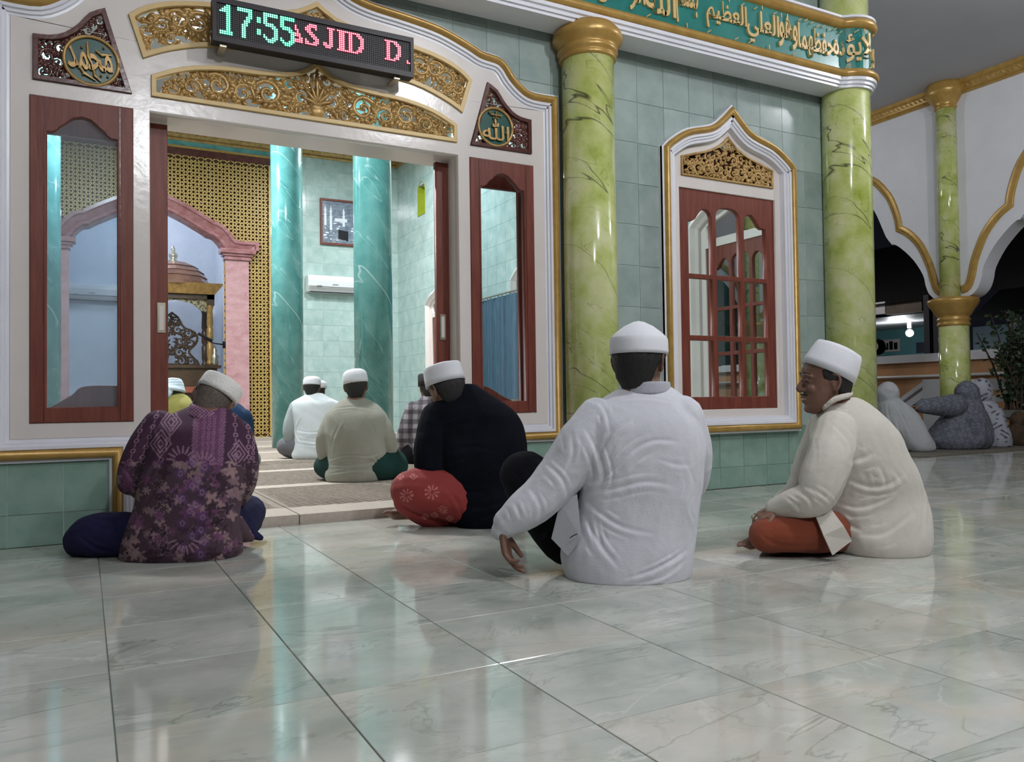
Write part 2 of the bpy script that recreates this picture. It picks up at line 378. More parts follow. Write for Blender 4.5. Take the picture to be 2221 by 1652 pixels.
def tile_wall(parent, axis, plane, a0, a1, z0, z1, w, h, pa, pz, mat, cuts=(), lowmat=None, lowz=0, limit=300, rot=0):
    """w,h tile module; joints through a=pa, z=pz; axis 'y' faces -Y, 'x' faces -X"""
    g = .0035; full = {}; stuff = M(); cnt = 0; cells = []
    i0 = math.floor((a0-pa)/w); i1 = math.ceil((a1-pa)/w); j0 = math.floor((z0-pz)/h); j1 = math.ceil((z1-pz)/h)
    for i in range(i0, i1):
        for j in range(j0, j1):
            xa, xb = max(a0, pa+i*w)+g/2, min(a1, pa+(i+1)*w)-g/2
            za, zb = max(z0, pz+j*h)+g/2, min(z1, pz+(j+1)*h)-g/2
            if xb-xa < .01 or zb-za < .01: continue
            cpt = ((xa+xb)/2, plane, (za+zb)/2) if axis == 'y' else (plane, (xa+xb)/2, (za+zb)/2)
            v = seen(cpt, 80); dist = (Vector(cpt)-Vector((0, 0, CAMH))).length
            cells.append((not v, dist, xa, xb, za, zb, cpt))
    cells.sort()
    for hid, dist, xa, xb, za, zb, cpt in cells:
        act = [c for c in cuts if not (xb < min(p[0] for p in c) or xa > max(p[0] for p in c) or zb < min(p[1] for p in c) or za > max(p[1] for p in c))]
        me = None
        if act:
            corners = [(xa, za), (xb, za), (xb, zb), (xa, zb)]
            if all(any(inside(q, c) for c in act) for q in corners): continue
            me = clip_tile(xa, xb, za, zb, act)
            if me is None: continue
            if axis == 'x':
                me.transform(Matrix.Scale(-1, 4, (1, 0, 0))); me.flip_normals()
        mt = lowmat if (lowmat and (za+zb)/2 < lowz) else mat
        if hid or cnt >= limit:
            if me is None:
                c = cpt; hx, hz = (xb-xa)/2, (zb-za)/2
                if axis == 'y': stuff.box(c[0]-hx, c[0]+hx, plane-.005, plane, c[2]-hz, c[2]+hz)
                else: stuff.box(plane-.005, plane, c[1]-hx, c[1]+hx, c[2]-hz, c[2]+hz)
            else:
                R_ = Matrix.Translation(cpt)@(Matrix.Rotation(-pi/2, 4, 'Z') if axis == 'x' else Matrix.Identity(4))
                stuff.add([R_@v_.co for v_ in me.vertices], [tuple(p_.vertices) for p_ in me.polygons])
            continue
        if me is None:
            k = (round(xb-xa, 3), round(zb-za, 3), mt.name)
            if k not in full: full[k] = tile_mesh('tile', xb-xa, zb-za); full[k].materials.append(mt)
            me = full[k]
        else: me.materials.append(mt)
        o = bpy.data.objects.new('tile', me); o.parent = parent; o.location = Vector(cpt)-parent_base(parent)
        if axis == 'x': o.rotation_euler = (0, 0, -pi/2)
        COL.objects.link(o); cnt += 1
    if stuff.v: stuff.build('tiles', mat, parent, kind='stuff')
# ------------------------------------------------------------------ floor of the veranda
TS = .4; TOX, TOY = -.350155-8*.4, 1.27821-12*.4
fl = M().box(-4, 9.45, -3.6, 4.1, -.15, -.006).box(5.12, 9.45, 4.1, 16, -.15, -.006).build('floor', MT['fgrout'], kind='structure')
fm = tile_mesh('tile', TS-.0026, TS-.0026, .0065, .0012); fm.materials.append(MT['floor'])
cells = []
for i in range(-2, 33):
    for j in range(0, 50):
        x = TOX+(i+.5)*TS; y = TOY+(j+.5)*TS
        if x > 9.35 or x < -3.9 or y < -3.4 or y > 15.8: continue
        if y > 4.06 and x < 5.2: continue
        if y-TS/2 > 4.0 and x < 5.2: continue
        cells.append((not seen((x, y, 0), 130), sqrt(x*x+y*y), x, y))
cells.sort(); rest = M(); nfl = 0
for hid, dist, x, y in cells:
    if hid or nfl >= 300: rest.box(x-TS/2+.0016, x+TS/2-.0016, y-TS/2+.0016, y+TS/2-.0016, -.006, 0); continue
    o = bpy.data.objects.new('tile', fm); o.parent = fl; o.location = (x, y, -.0065); o.rotation_euler = (-pi/2, 0, 0)
    COL.objects.link(o); nfl += 1
rest.build('tiles', MT['floor'], fl, kind='stuff')
# ------------------------------------------------------------------ front wall
wf_out = [(-4, 0)]+[(p[0], p[1]) for p in reversed(clean(shrink(PORTAL, .02)))]+[(5.1, 0), (5.1, 5.4), (-4, 5.4)]
wf = plate('wall_front', wf_out, [shrink(WIN, .02, True)], 4.088, 4.24, MT['grout'], kind='structure')
tile_wall(wf, 'y', 4.088, -1.6, 4.9, 0, 4.3, .2115, .26, 3.093, .14, MT['tile'],
          [clean(shrink(PORTAL, .015)), clean(shrink(WIN, .015, True))], MT['tile_low'], .40)
for q_ in ((-4, -.2, 0, 5.4), (2.35, 3.3, 0, 5.4), (4.4, 5.1, 0, 5.4), (-.2, 2.35, 3.0, 5.4), (3.3, 4.4, 3.0, 5.4)): M().box(q_[0], q_[1], 4.241, 4.30, q_[2], q_[3]).build('inner_plaster', MT['tile_in'], wf)
# ------------------------------------------------------------------ mouldings of portal and window
G_PROF = [(-.002, .0), (-.002, .022), (.004, .036), (.016, .044), (.028, .040), (.036, .028), (.040, .018)]
W_PROF = [(.040, .018), (.044, .026), (.058, .026), (.061, .014), (.074, .014), (.077, .004), (.094, .002), (.096, -.04)]
E_PROF = [(-.014, -.008), (-.014, .012), (-.002, .014)]
def surround(path, closed, y, base, lab, nm, cat='moulding'):
    t = empty(nm, base, lab, cat, kind='structure')
    sweep('outer_bead', path, E_PROF, y, MT['lav'], t, closed)
    sweep('gold_band', path, G_PROF, y, MT['gold'], t, closed, smooth=True)
    sweep('stepped_band', path, W_PROF, y, MT['lav'], t, closed)
    return t
surround(clean(PORTAL), False, 4.08, (CX0, 4.08, 0), 'gold and white arched moulding framing the wide prayer hall doorway', 'trim_1')
surround(WIN, True, 4.05, (WC, 4.08, .38), 'gold and white pointed moulding framing the nine-pane window', 'trim_2')
sweep('return_band', WIN, [(-.014, -.04), (-.014, .01)], 4.05, MT['lav'], wf, True)
# ------------------------------------------------------------------ carving
def scrollwork(poly, seeds, mat, name, parent, y, depth=.012, leafn=9, rmin=.02, wk=1.0, fill=0):
    mm = M(); rs = random.Random(len(poly)*13+int(seeds[0][0]*1000))
    def ok(a, z): return inside((a, z), poly)
    def leaf(a, z, ang, L, wd):
        pts = []; rad = []
        bend = rs.uniform(-1.1, 1.1)
        for k in range(6):
            t = k/5; an = ang+bend*t
            if k: a += cos(an)*L/5; z += sin(an)*L/5
            pts.append((a, y-depth*(.6+.8*sin(pi*t)), z)); rad.append(wd*(.3+1.1*sin(pi*min(1, t*.85+.1)))*(1-.6*t))
        if all(ok(p[0], p[2]) for p in pts[:5]): mm.tube(pts, rad, 6, up=(0, -1, 0), flat=.85)
    def acanthus(a, z, ang, L):
        for q, f, w_ in ((0, 1, .24), (.5, .8, .19), (-.5, .8, .19), (.95, .55, .16), (-.95, .55, .16)): leaf(a, z, ang+q, L*f, L*w_)
    for (ca, cz, R, dr, a0) in seeds:
        turns = 1.45; n = 20; pts = []; rad = []
        for k in range(n+1):
            t = k/n; r = R*(1-.83*t); an = a0+dr*turns*2*pi*t
            pts.append((ca+r*cos(an), y-depth*(1+.7*t), cz+r*sin(an))); rad.append(R*.20*wk*(1-.5*t))
        mm.tube(pts, rad, 7, up=(0, -1, 0), flat=.9)
        mm.ball((ca, y-depth*1.7, cz), R*.18, 7)
        for k in range(leafn):
            t = k/leafn*.6; r = R*(1-.83*t); an = a0+dr*turns*2*pi*t
            x_, z_ = ca+r*cos(an), cz+r*sin(an)
            if k % 2: leaf(x_, z_, an+dr*rs.uniform(.5, 1.0), R*rs.uniform(.8, 1.2), R*.22*wk)
            else: acanthus(x_, z_, an+dr*rs.uniform(.2, .8), R*rs.uniform(.8, 1.15))
    xs = [p[0] for p in poly]; zs = [p[1] for p in poly]
    for _ in range(fill):
        a, z = rs.uniform(min(xs), max(xs)), rs.uniform(min(zs), max(zs))
        if ok(a, z): acanthus(a, z, rs.uniform(0, 6.28), rs.uniform(.028, .045)) if rs.random() < .6 else leaf(a, z, rs.uniform(0, 6.28), rs.uniform(.03, .06), .007)
    return mm.build(name, mat, parent, smooth=True)
def band(poly, wd, y0, y1, mat, name, parent):
    inner = offset_path(poly, wd, True)
    return plate(name, poly, [inner], y0, y1, mat, parent, bev=.002)
def ccw(poly):
    A = sum(poly[i-1][0]*poly[i][1]-poly[i][0]*poly[i-1][1] for i in range(len(poly)))
    return poly if A > 0 else poly[::-1]
# ------------------------------------------------------------------ portal joinery
lun_top = fillet([(.78, 2.148), (.715, 2.180), (.634, 2.213), (.53, 2.237), (.424, 2.250), (.293, 2.256), (.157, 2.272), (.088, 2.294), (.041, 2.322), (0, 2.356)], 2)
LUN = ccw(mirror([(.78, 2.047)]+lun_top))
cr_top = fillet([(.876, 2.412), (.833, 2.45), (.754, 2.492), (.633, 2.528), (.45, 2.555), (.22, 2.575), (.1, 2.605), (0, 2.666)], 2)
cr_bot = fillet([(.814, 2.218), (.735, 2.26), (.634, 2.299), (.509, 2.331), (.3, 2.352), (.13, 2.385), (0, 2.44)], 2)
CRES = ccw([(CX0+u, z) for u, z in cr_bot[::-1]]+[(CX0+u, z) for u, z in cr_top]+[(CX0-u, z) for u, z in cr_top[::-1][1:]]+[(CX0-u, z) for u, z in cr_bot[:-1]])
sp = fillet([(.972, 2.420), (1.035, 2.385), (1.075, 2.33), (1.133, 2.275), (1.19, 2.252), (1.256, 2.246)], 2)
SPR = ccw([(CX0+u, z) for u, z in [(1.256, 2.045), (1.256, 2.246)]+sp[::-1][1:]+[(.862, 2.045)]])
SPL = ccw([(2*CX0-a, z) for a, z in SPR])
SL = [(CX0+s*u, z) for s, u, z in ((1, .857, .533), (1, 1.268, .533), (1, 1.268, 1.978), (1, .857, 1.978))]
SLL = [(2*CX0-a, z) for a, z in SL][::-1]
inn = clean(shrink(PORTAL, .088))
inn = [p for p in inn if p[1] > .02]
D = .786
frame_out = [(CX0+D, .0), (inn[0][0], .0)]+inn+[(inn[-1][0], 0), (CX0-D, 0), (CX0-D, 1.98), (CX0+D, 1.98)]
portal = empty('door_1', (CX0, 4.1, 0), 'wide cream painted timber portal with carved gold fanlights over the open doorway', 'door frame', kind='structure')
plate('frame', frame_out, [LUN, CRES, SPR, SPL, SL, SLL], 4.075, 4.13, MT['cream'], portal, bev=.002)
M().box(CX0-D-.035, CX0+D+.035, 4.128, 4.34, 1.98, 2.045).build('lintel_lining', MT['cream'], portal)
M().box(CX0-D-.045, CX0-D, 4.128, 4.20, .03, 1.98).build('jamb_lining', MT['cream'], portal)
M().box(CX0+D, CX0+D+.045, 4.128, 4.34, .03, 1.98).build('jamb_lining', MT['cream'], portal)
band(LUN, .022, 4.062, 4.10, MT['goldflat'], 'fanlight_rim', portal)
band(CRES, .024, 4.062, 4.10, MT['goldflat'], 'fanlight_rim', portal)
def add_lunette():
    sd = []
    cur = .70
    data = [(.685, 2.105, .035, 1, 1.5), (.60, 2.125, .045, -1, 3.5), (.485, 2.155, .062, 1, .5), (.475, 2.085, .03, -1, 2),
            (.365, 2.135, .055, -1, 3.6), (.355, 2.205, .03, 1, 1), (.245, 2.155, .07, 1, .3), (.25, 2.08, .03, 1, 2), (.14, 2.215, .034, -1, 2.5), (.145, 2.10, .045, -1, 4), (.055, 2.265, .03, 1, 2.4), (.56, 2.205, .022, -1, 1), (.42, 2.225, .02, 1, 2), (.08, 2.165, .05, 1, 1.2), (.30, 2.225, .022, -1, 2), (.19, 2.075, .022, 1, 3)]
    for u, z, r, d, a in data:
        sd.append((CX0+u, z, r, d, a)); sd.append((CX0-u, z, r, -d, pi-a))
    c = scrollwork(offset_path(LUN, .014, True), sd, MT['goldc'], 'carving', portal, 4.105, .014, 10, wk=1.1, fill=230)
    v = M()   # flower vase in the middle
    v.lathe((CX0, 4.095, 2.068), [(.022, 0), (.034, .008), (.043, .03), (.045, .05), (.030, .062), (.05, .07), (.052, .076)], 14, sy=.45)
    for k in range(7):
        a = pi*(k+.5)/7
        pts = [(CX0+cos(a)*.02*t*2.2, 4.085-.012*sin(t), 2.14+sin(a)*.03*t*1.9) for t in (0, .5, 1, 1.5, 2)]
        v.tube(pts, [.010, .013, .012, .009, .003], 5, up=(0, -1, 0), flat=.6)
    v.tube([(CX0, 4.09, 2.14), (CX0, 4.08, 2.25), (CX0, 4.085, 2.32)], [.012, .016, .004], 6)
    v.build('carved_vase', MT['goldc'], portal, smooth=True)
    sd = []
    for u, z, r, d, a in [(.80, 2.36, .045, 1, 1), (.73, 2.40, .05, -1, 3), (.66, 2.44, .055, 1, 0), (.69, 2.34, .035, -1, 2), (.57, 2.44, .06, -1, 2.4), (.47, 2.46, .065, 1, 3), (.36, 2.46, .06, -1, 1), (.24, 2.48, .06, 1, 2), (.13, 2.50, .055, -1, 4), (.03, 2.56, .04, 1, 1), (.82, 2.28, .03, 1, 4), (.56, 2.37, .03, 1, 1)]:
        sd.append((CX0+u, z, r, d, a)); sd.append((CX0-u, z, r, -d, pi-a))
    scrollwork(offset_path(CRES, .016, True), sd, MT['goldc'], 'carving', portal, 4.105, .013, 9, wk=1.1, fill=200)
add_lunette()
# Arabic shaping with presentation forms
AR = {'ا': (0xFE8D, 2), 'ب': (0xFE8F, 4), 'ت': (0xFE95, 4), 'ح': (0xFEA1, 4), 'د': (0xFEA9, 2), 'ر': (0xFEAD, 2), 'س': (0xFEB1, 4), 'ظ': (0xFEC5, 4),
      'ع': (0xFEC9, 4), 'ف': (0xFED1, 4), 'ل': (0xFEDD, 4), 'م': (0xFEE1, 4), 'ن': (0xFEE5, 4), 'ه': (0xFEE9, 4), 'و': (0xFEED, 2), 'ي': (0xFEF1, 4), 'ؤ': (0xFE85, 2), 'ة': (0xFE93, 2)}
def shape_ar(s):
    out = []; n = len(s); i = 0; prev = False
    while i < n:
        ch = s[i]
        if ch == 'ﷲ': out.append('\uFDF2'); prev = False; i += 1; continue
        if ch not in AR: out.append(ch); prev = False; i += 1; continue
        if ch == 'ل' and i+1 < n and s[i+1] == 'ا':
            out.append(chr(0xFEFC if prev else 0xFEFB)); prev = False; i += 2; continue
        base, k = AR[ch]; nxt = i+1 < n and s[i+1] in AR
        if k == 4: form = 3 if (prev and nxt) else 2 if nxt else 1 if prev else 0; pv = nxt
        else: form = 1 if prev else 0; pv = False
        out.append(chr(base+form)); prev = pv; i += 1
    return ''.join(reversed(out))
def text_mesh(s, extrude=.01, bold=0.0, res=3):
    c = bpy.data.curves.new('t', 'FONT'); c.body = s; c.size = 1; c.extrude = extrude; c.offset = bold; c.resolution_u = res
    t = bpy.data.objects.new('tmp', c); COL.objects.link(t); bpy.context.view_layer.update()
    me = bpy.data.meshes.new_from_object(t.evaluated_get(bpy.context.evaluated_depsgraph_get()))
    bpy.data.objects.remove(t); bpy.data.curves.remove(c)
    n = len(me.vertices); a = np.zeros(n*3); me.vertices.foreach_get('co', a); return me, a.reshape(-1, 3)
def put_text(s, x0, x1, z0, z1, yfun, name, mat, parent, shear=0, depth=.012, bold=.012):
    me, a = text_mesh(s, .5, bold)
    mn, mx = a.min(0), a.max(0)
    X = x0+(a[:, 0]-mn[0])/(mx[0]-mn[0])*(x1-x0); Z = z0+(a[:, 1]-mn[1])/(mx[1]-mn[1])*(z1-z0)
    X = X+shear*(Z-z0)
    Y = a[:, 2]*depth
    co_ = yfun(X, Y, Z)-np.array(parent_base(parent)); me.vertices.foreach_set('co', co_.ravel()); me.materials.clear()
    return finish(name, me, mat, parent)
def medallion(c, z, R, poly, lab, word, mirror_=1):
    t = empty('carved_panel', (c, 4.09, z), lab, 'carved panel')
    band(poly, .022, 4.062, 4.11, MT['woodd'], 'rim', t)
    pp = offset_path(poly, .012, True); sd = []
    rs = random.Random(5)
    for (u, zz, r, d, a) in [(.90, 2.09, .035, 1, 1), (.945, 2.14, .03, -1, 2), (.96, 2.06, .03, 1, 1), (.985, 2.30, .03, 1, 2), (.99, 2.36, .022, -1, 1), (1.04, 2.31, .03, 1, 3), (1.10, 2.25, .035, -1, 1), (1.15, 2.21, .035, 1, 2),
                             (1.20, 2.16, .04, -1, 3), (1.21, 2.09, .035, 1, 0), (1.14, 2.08, .03, -1, 2), (1.16, 2.14, .03, 1, 1), (.935, 2.21, .03, 1, 1), (1.22, 2.21, .025, 1, 2)]:
        sd.append((CX0+mirror_*u, zz, r, d*mirror_, a if mirror_ > 0 else pi-a))
    scrollwork(pp, sd, MT['woodd'], 'carving', t, 4.10, .012, 8, wk=1.2, fill=90)
    disc = M().lathe((0, 0, 0), [(.001, 0), (R, 0), (R, .012), (.001, .012)], 40)
    disc.v = [(c+v[0], 4.082-v[2], z+v[1]) for v in disc.v]; disc = disc.build('disc', MT['greend'], t)
    ring = M().tube([(c+R*cos(q*2*pi/48), 4.066, z+R*sin(q*2*pi/48)) for q in range(49)], .0085, 8, up=(0, -1, 0)); ring.build('ring', MT['goldc'], disc, smooth=True)
    yf = lambda X, Y, Z: np.stack([X, 4.062+Y, Z], 1)
    if word == 'allah':
        put_text('\uFDF2', c-R*.82, c+R*.78, z-R*.72, z+R*.40, yf, 'lettering', MT['goldc'], disc, bold=.01)
        mm = M(); mm.tube([(c-R*.3, 4.06, z+R*.62), (c+R*.35, 4.06, z+R*.62)], .005, 6); mm.tube([(c+R*.02, 4.06, z+R*.5), (c+R*.02, 4.06, z+R*.85)], .004, 6)
        for q in range(3): mm.tube([(c-R*.1+q*R*.12, 4.06, z+R*.52), (c-R*.14+q*R*.12, 4.06, z+R*.42)], .004, 6)
        mm.ball((c-R*.35, 4.06, z+R*.72), .008); mm.ball((c+R*.62, 4.06, z-R*.25), .008, 6); mm.ball((c-R*.55, 4.06, z-R*.3), .008, 6); mm.build('marks', MT['goldc'], disc, kind='stuff')
    else:
        put_text(shape_ar('محمد'), c-R*.82, c+R*.82, z-R*.42, z+R*.50, yf, 'lettering', MT['goldc'], disc, bold=.014, shear=-.15)
        mm = M()
        for a0, a1 in (((-.55, -.1), (.15, -.8)), ((-.15, .75), (.05, -.2)), ((.1, .2), (.8, -.35)), ((.05, -.2), (.35, -.8)), ((.15, .45), (.75, .35))):
            p = Vector((c+a0[0]*R, 4.06, z+a0[1]*R)); q = Vector((c+a1[0]*R, 4.06, z+a1[1]*R)); md = (p+q)/2+Vector((-.008, 0, -.012))
            mm.tube([p, md, q], [.004, .0075, .003], 6, up=(0, -1, 0))
        for q in ((-.35, .5), (.45, .62), (.6, -.55), (-.3, -.6), (.35, -.55)): mm.ball((c+q[0]*R, 4.06, z+q[1]*R), .006, 6)
        mm.build('marks', MT['goldc'], disc, kind='stuff')
medallion(2*CX0-2.085, 2.165, .110, SPL, 'dark carved spandrel with gold calligraphy disc above the left sidelight', 'm', -1)
medallion(2.077, 2.168, .108, SPR, 'dark carved spandrel with gold calligraphy disc above the right sidelight', 'allah', 1)
# ------------------------------------------------------------------ sashes
def scallop(x0, x1, zs, zt, n=1):
    prof = [(0, 0), (.08, .0), (.14, .12), (.19, .36), (.25, .50), (.31, .70), (.38, .9), (.5, 1), (.62, .9), (.69, .70), (.75, .50), (.81, .36), (.86, .12), (.92, 0), (1, 0)]
    return [(x0+(x1-x0)*t, zs+(zt-zs)*h) for t, h in prof]
def sidelight(c, lab, s):
    t = empty('window_%d' % (1 if s < 0 else 2), (c, 4.1, .535), lab, 'window', kind='structure')
    x0, x1 = c-.2045, c+.2045; a0, a1 = c-.139, c+.139
    hole = [(a0, .603), (a1, .603)]+scallop(a0, a1, 1.822, 1.905)[::-1]
    sh_ = plate('sash', [(x0, .536), (x1, .536), (x1, 1.975), (x0, 1.975)], [hole], 4.068, 4.11, MT['wood'], t, bev=.003)
    gm = M(); g = [(a0-.01, .595), (a1+.01, .595), (a1+.01, 1.91), (a0-.01, 1.91)]
    gm.box(g[0][0], g[1][0], 4.088, 4.092, .595, 1.91).build('pane', MT['glassh'] if s < 0 else MT['glass'], sh_)
    for q in (x0+.052, x1-.055): M().box(q, q+.003, 4.0665, 4.069, .54, 1.97).build('joint_line', MT['woodd'], sh_)
    return t
sidelight(2*CX0-2.1205, 'tall brown sidelight with scalloped glass, left of the doorway', -1)
sidelight(2.1205, 'tall brown sidelight with scalloped glass, right of the doorway', 1)
def leaf(c, s, lab):     # sliding door leaf behind the sidelight; s=+1 right side
    t = empty('door_%d' % (2 if s < 0 else 3), (c, 4.24, .05), lab, 'door', kind='structure')
    xo, xi = c+s*.30, c-s*.30-(.03*s if s < 0 else 0)
    xi = CX0+s*(D-.075)if s > 0 else CX0-D+.088
    xo = xi+s*.62
    lo, hi = min(xi, xo), max(xi, xo)
    sw = .085
    hump = fillet([(lo+sw, .60), (lo+sw+.12, .68), (lo+(hi-lo)/2, .74), (hi-sw-.12, .68), (hi-sw, .60)], 5)
    if s < 0: hump = fillet([(lo+sw, .58), (lo+sw+.12, .655), (lo+.27, .70), (hi-sw-.05, .70), (hi-sw, .70)], 5)
    else: hump = fillet([(lo+sw, .70), (lo+sw+.05, .70), (lo+.30, .69), (hi-sw-.12, .63), (hi-sw, .58)], 5)
    hole = hump+[(hi-sw, 1.86), (lo+sw, 1.86)]
    lf_ = plate('leaf_frame', [(lo, .05), (hi, .05), (hi, 1.97), (lo, 1.97)], [hole], 4.215, 4.255, MT['wood'], t, bev=.003)
    M().box(lo+sw-.01, hi-sw+.01, 4.233, 4.237, .57, 1.87).build('pane', MT['glass'], lf_)
    hx = xi+s*.030
    h = M().box(hx-.018, hx+.018, 4.209, 4.2155, .955, 1.10); h = h.build('recessed_handle', MT['metal'], t)
    M().box(hx-.010, hx+.010, 4.207, 4.2095, .968, 1.087).build('handle_slot', MT['cream'], h)
leaf(0, -1, 'brown sliding door leaf slid open behind the left sidelight')
leaf(0, 1, 'brown sliding door leaf slid open behind the right sidelight')
# ------------------------------------------------------------------ nine-pane window
def nine_window(c, y, lab, axis='y', plane=None, name='window_3', surroundlab=None, dz=0, curtainmat=None):
    """front windows use axis y; side wall windows use axis x (c is then a Y value, plane an X value)"""
    Y0 = 4.09 if axis == 'y' else plane-.03
    base = (c, 4.1, .45) if axis == 'y' else (plane, c, .45)
    t = empty(name, base, lab, 'window', kind='structure')
    W = .4275
    pan = fillet([(.41, 2.19), (.3, 2.222), (.17, 2.26), (.07, 2.31), (0, 2.372)], 3)
    carve = ccw(mirror([(.41, 2.062)]+pan, c))
    cream_out = ccw(clean(shrink(winpath(c), .086, True)))
    sash_hole = [(c-W, .528), (c+W, .528), (c+W, 1.985), (c-W, 1.985)]
    plate('frame', cream_out, [carve, sash_hole], Y0, Y0+.05, MT['cream'], t, bev=.002, axis=axis)
    cols = [(-.348, -.155), (-.118, .087+.02), (.135, .348)]
    cols = [(-.345, -.145), (-.105, .105), (.145, .345)]
    rows = [(.612, .985), (1.018, 1.395), (1.425, None)]
    holes = []; pm = M()
    for i, (a, b) in enumerate(cols):
        for j, (z0, z1) in enumerate(rows):
            if z1: holes.append([(c+a, z0), (c+b, z0), (c+b, z1), (c+a, z1)])
            else:
                if i == 1: top = [(0, .62), (.06, .80), (.2, .95), (.35, 1.0), (.65, 1.0), (.8, .95), (.94, .80), (1, .62)]
                elif i == 0: top = [(0, .12), (.15, .1), (.3, .22), (.45, .55), (.62, .8), (.8, .8), (.93, .65), (1, .4)]
                else: top = [(1-q, h) for q, h in [(0, .12), (.15, .1), (.3, .22), (.45, .55), (.62, .8), (.8, .8), (.93, .65), (1, .4)]][::-1]
                holes.append([(c+a, z0), (c+b, z0)]+[(c+a+(b-a)*q, 1.76+.125*h) for q, h in top[::-1]])
    sh_ = plate('sash', sash_hole, holes, Y0+.012, Y0+.05, MT['wood'], t, bev=.003, axis=axis)
    for i, (a, b) in enumerate(cols):
        for j, (z0, z1) in enumerate(rows):
            z1 = z1 or 1.885; q = M()
            if axis == 'y': q.box(c+a-.005, c+b+.005, Y0+.033, Y0+.037, z0-.005, z1+.005)
            else: q.box(Y0+.033, Y0+.037, c+a-.005, c+b+.005, z0-.005, z1+.005)
            q.build('pane', MT['glass'], sh_)
    if axis == 'y':
        band(carve, .014, Y0-.012, Y0+.02, MT['goldc'], 'rim', t)
        sd = []
        for u, z, r, d, a in [(.34, 2.11, .035, 1, 1), (.36, 2.16, .025, -1, 2), (.27, 2.12, .04, -1, 3), (.26, 2.19, .025, 1, 3), (.19, 2.13, .045, 1, 2), (.18, 2.21, .025, -1, 1), (.11, 2.14, .045, -1, 1), (.11, 2.23, .03, 1, 1), (.04, 2.12, .035, 1, 2), (.045, 2.21, .035, -1, 3), (.03, 2.30, .025, 1, 1), (.31, 2.155, .02, 1, 0), (.07, 2.085, .02, 1, 1)]:
            sd.append((c+u, z, r, d, a)); sd.append((c-u, z, r, -d, pi-a))
        scrollwork(offset_path(carve, .008, True), sd, MT['goldc'], 'carving', t, Y0+.012, .012, 8, wk=1.25, fill=60)
        M().box(c-.40, c+.40, Y0+.03, Y0+.04, 2.07, 2.3).build('carving_backing', MT['woodd'], t)
    return t
nine_window(WC+.01, 4.09, 'brown nine-pane window with scalloped top under a carved gold panel')
# ------------------------------------------------------------------ columns on the front wall
def lime_column(x, y, r, z1, lab, cap=None, z0=0):
    t = empty('column', (x, y, z0), lab, 'column')
    M().lathe((x, y, 0), [(r*1.0, z0), (r*1.0, z1)], 48).build('shaft', MT['lime'], t, smooth=True)
    if cap: M().lathe((x, y, 0), [(r*a, z) for a, z in cap], 48).build('capital', MT['gold'], t, smooth=True)
    return t
CAP = [(1.0, 2.60), (1.05, 2.602), (1.09, 2.612), (1.06, 2.625), (1.04, 2.632), (1.10, 2.640), (1.15, 2.652), (1.12, 2.668), (1.10, 2.675), (1.18, 2.69), (1.30, 2.71), (1.33, 2.735), (1.30, 2.76), (1.22, 2.775), (1.1, 2.80)]
lime_column(2.645, 3.965, .158, 2.62, 'lime green marbled column with gold capital, between doorway and window', CAP)
lime_column(4.875, 3.965, .168, 4.3, 'lime green marbled corner column, right of the nine-pane window')
# ------------------------------------------------------------------ frieze
FY = 3.86; CC = (4.875, 3.965); FR = .185
a_st = -(pi-math.asin((CC[1]-FY)/FR)); XS = CC[0]+FR*cos(a_st)
FP = [(-4, FY), (2, FY), (XS-.02, FY)]+[(CC[0]+FR*cos(a_st+k*.16), CC[1]+FR*sin(a_st+k*.16)) for k in range(1, 18)]+[(5.10, 4.2), (5.10, 6)]
def plan_sweep(name, path, prof, mat, parent, smooth=False):
    mm = M(); n = len(path); k = len(prof); rows = [offset_path(path, -o) for o, _ in prof]
    for i in range(n):
        for j in range(k): mm.v.append((rows[j][i][0], rows[j][i][1], prof[j][1]))
    for i in range(n-1):
        for j in range(k-1): mm.f.append((i*k+j, (i+1)*k+j, (i+1)*k+j+1, i*k+j+1))
    return mm.build(name, mat, parent, smooth)
fz = empty('frieze', (2, 3.95, 2.8), 'green frieze with raised gold Arabic calligraphy running over both columns', 'frieze')
plan_sweep('soffit_band', FP, [(-.19, 2.7743), (.0, 2.7743), (.0, 2.7941), (.012, 2.7941), (.012, 2.8139), (.026, 2.8188), (.026, 2.8406)], MT['lav'], fz)
plan_sweep('gold_band', FP, [(.02, 2.8406), (.034, 2.8466), (.044, 2.8634), (.040, 2.8802), (.028, 2.8931), (.015, 2.9030), (0, 2.9060)], MT['gold'], fz, True)
gp_ = plan_sweep('green_panel', FP, [(0, 2.9030), (0, 3.1972)], MT['green'], fz)
plan_sweep('gold_band', FP, [(0, 3.1903), (.02, 3.1972), (.036, 3.2130), (.04, 3.2309), (.03, 3.2467), (.016, 3.2546)], MT['gold'], fz, True)
plan_sweep('top_band', FP, [(.016, 3.2546), (.03, 3.2586), (.03, 3.2745), (-.19, 3.2764)], MT['lav'], fz)
def bend(X, Y, Z):
    out = np.stack([X, FY-.006+Y, Z], 1); s = np.maximum(X-XS, 0); a = a_st+s/FR; R = FR+.006-Y; k = X > XS
    out[k, 0] = (CC[0]+R*np.cos(a))[k]; out[k, 1] = (CC[1]+R*np.sin(a))[k]; return out
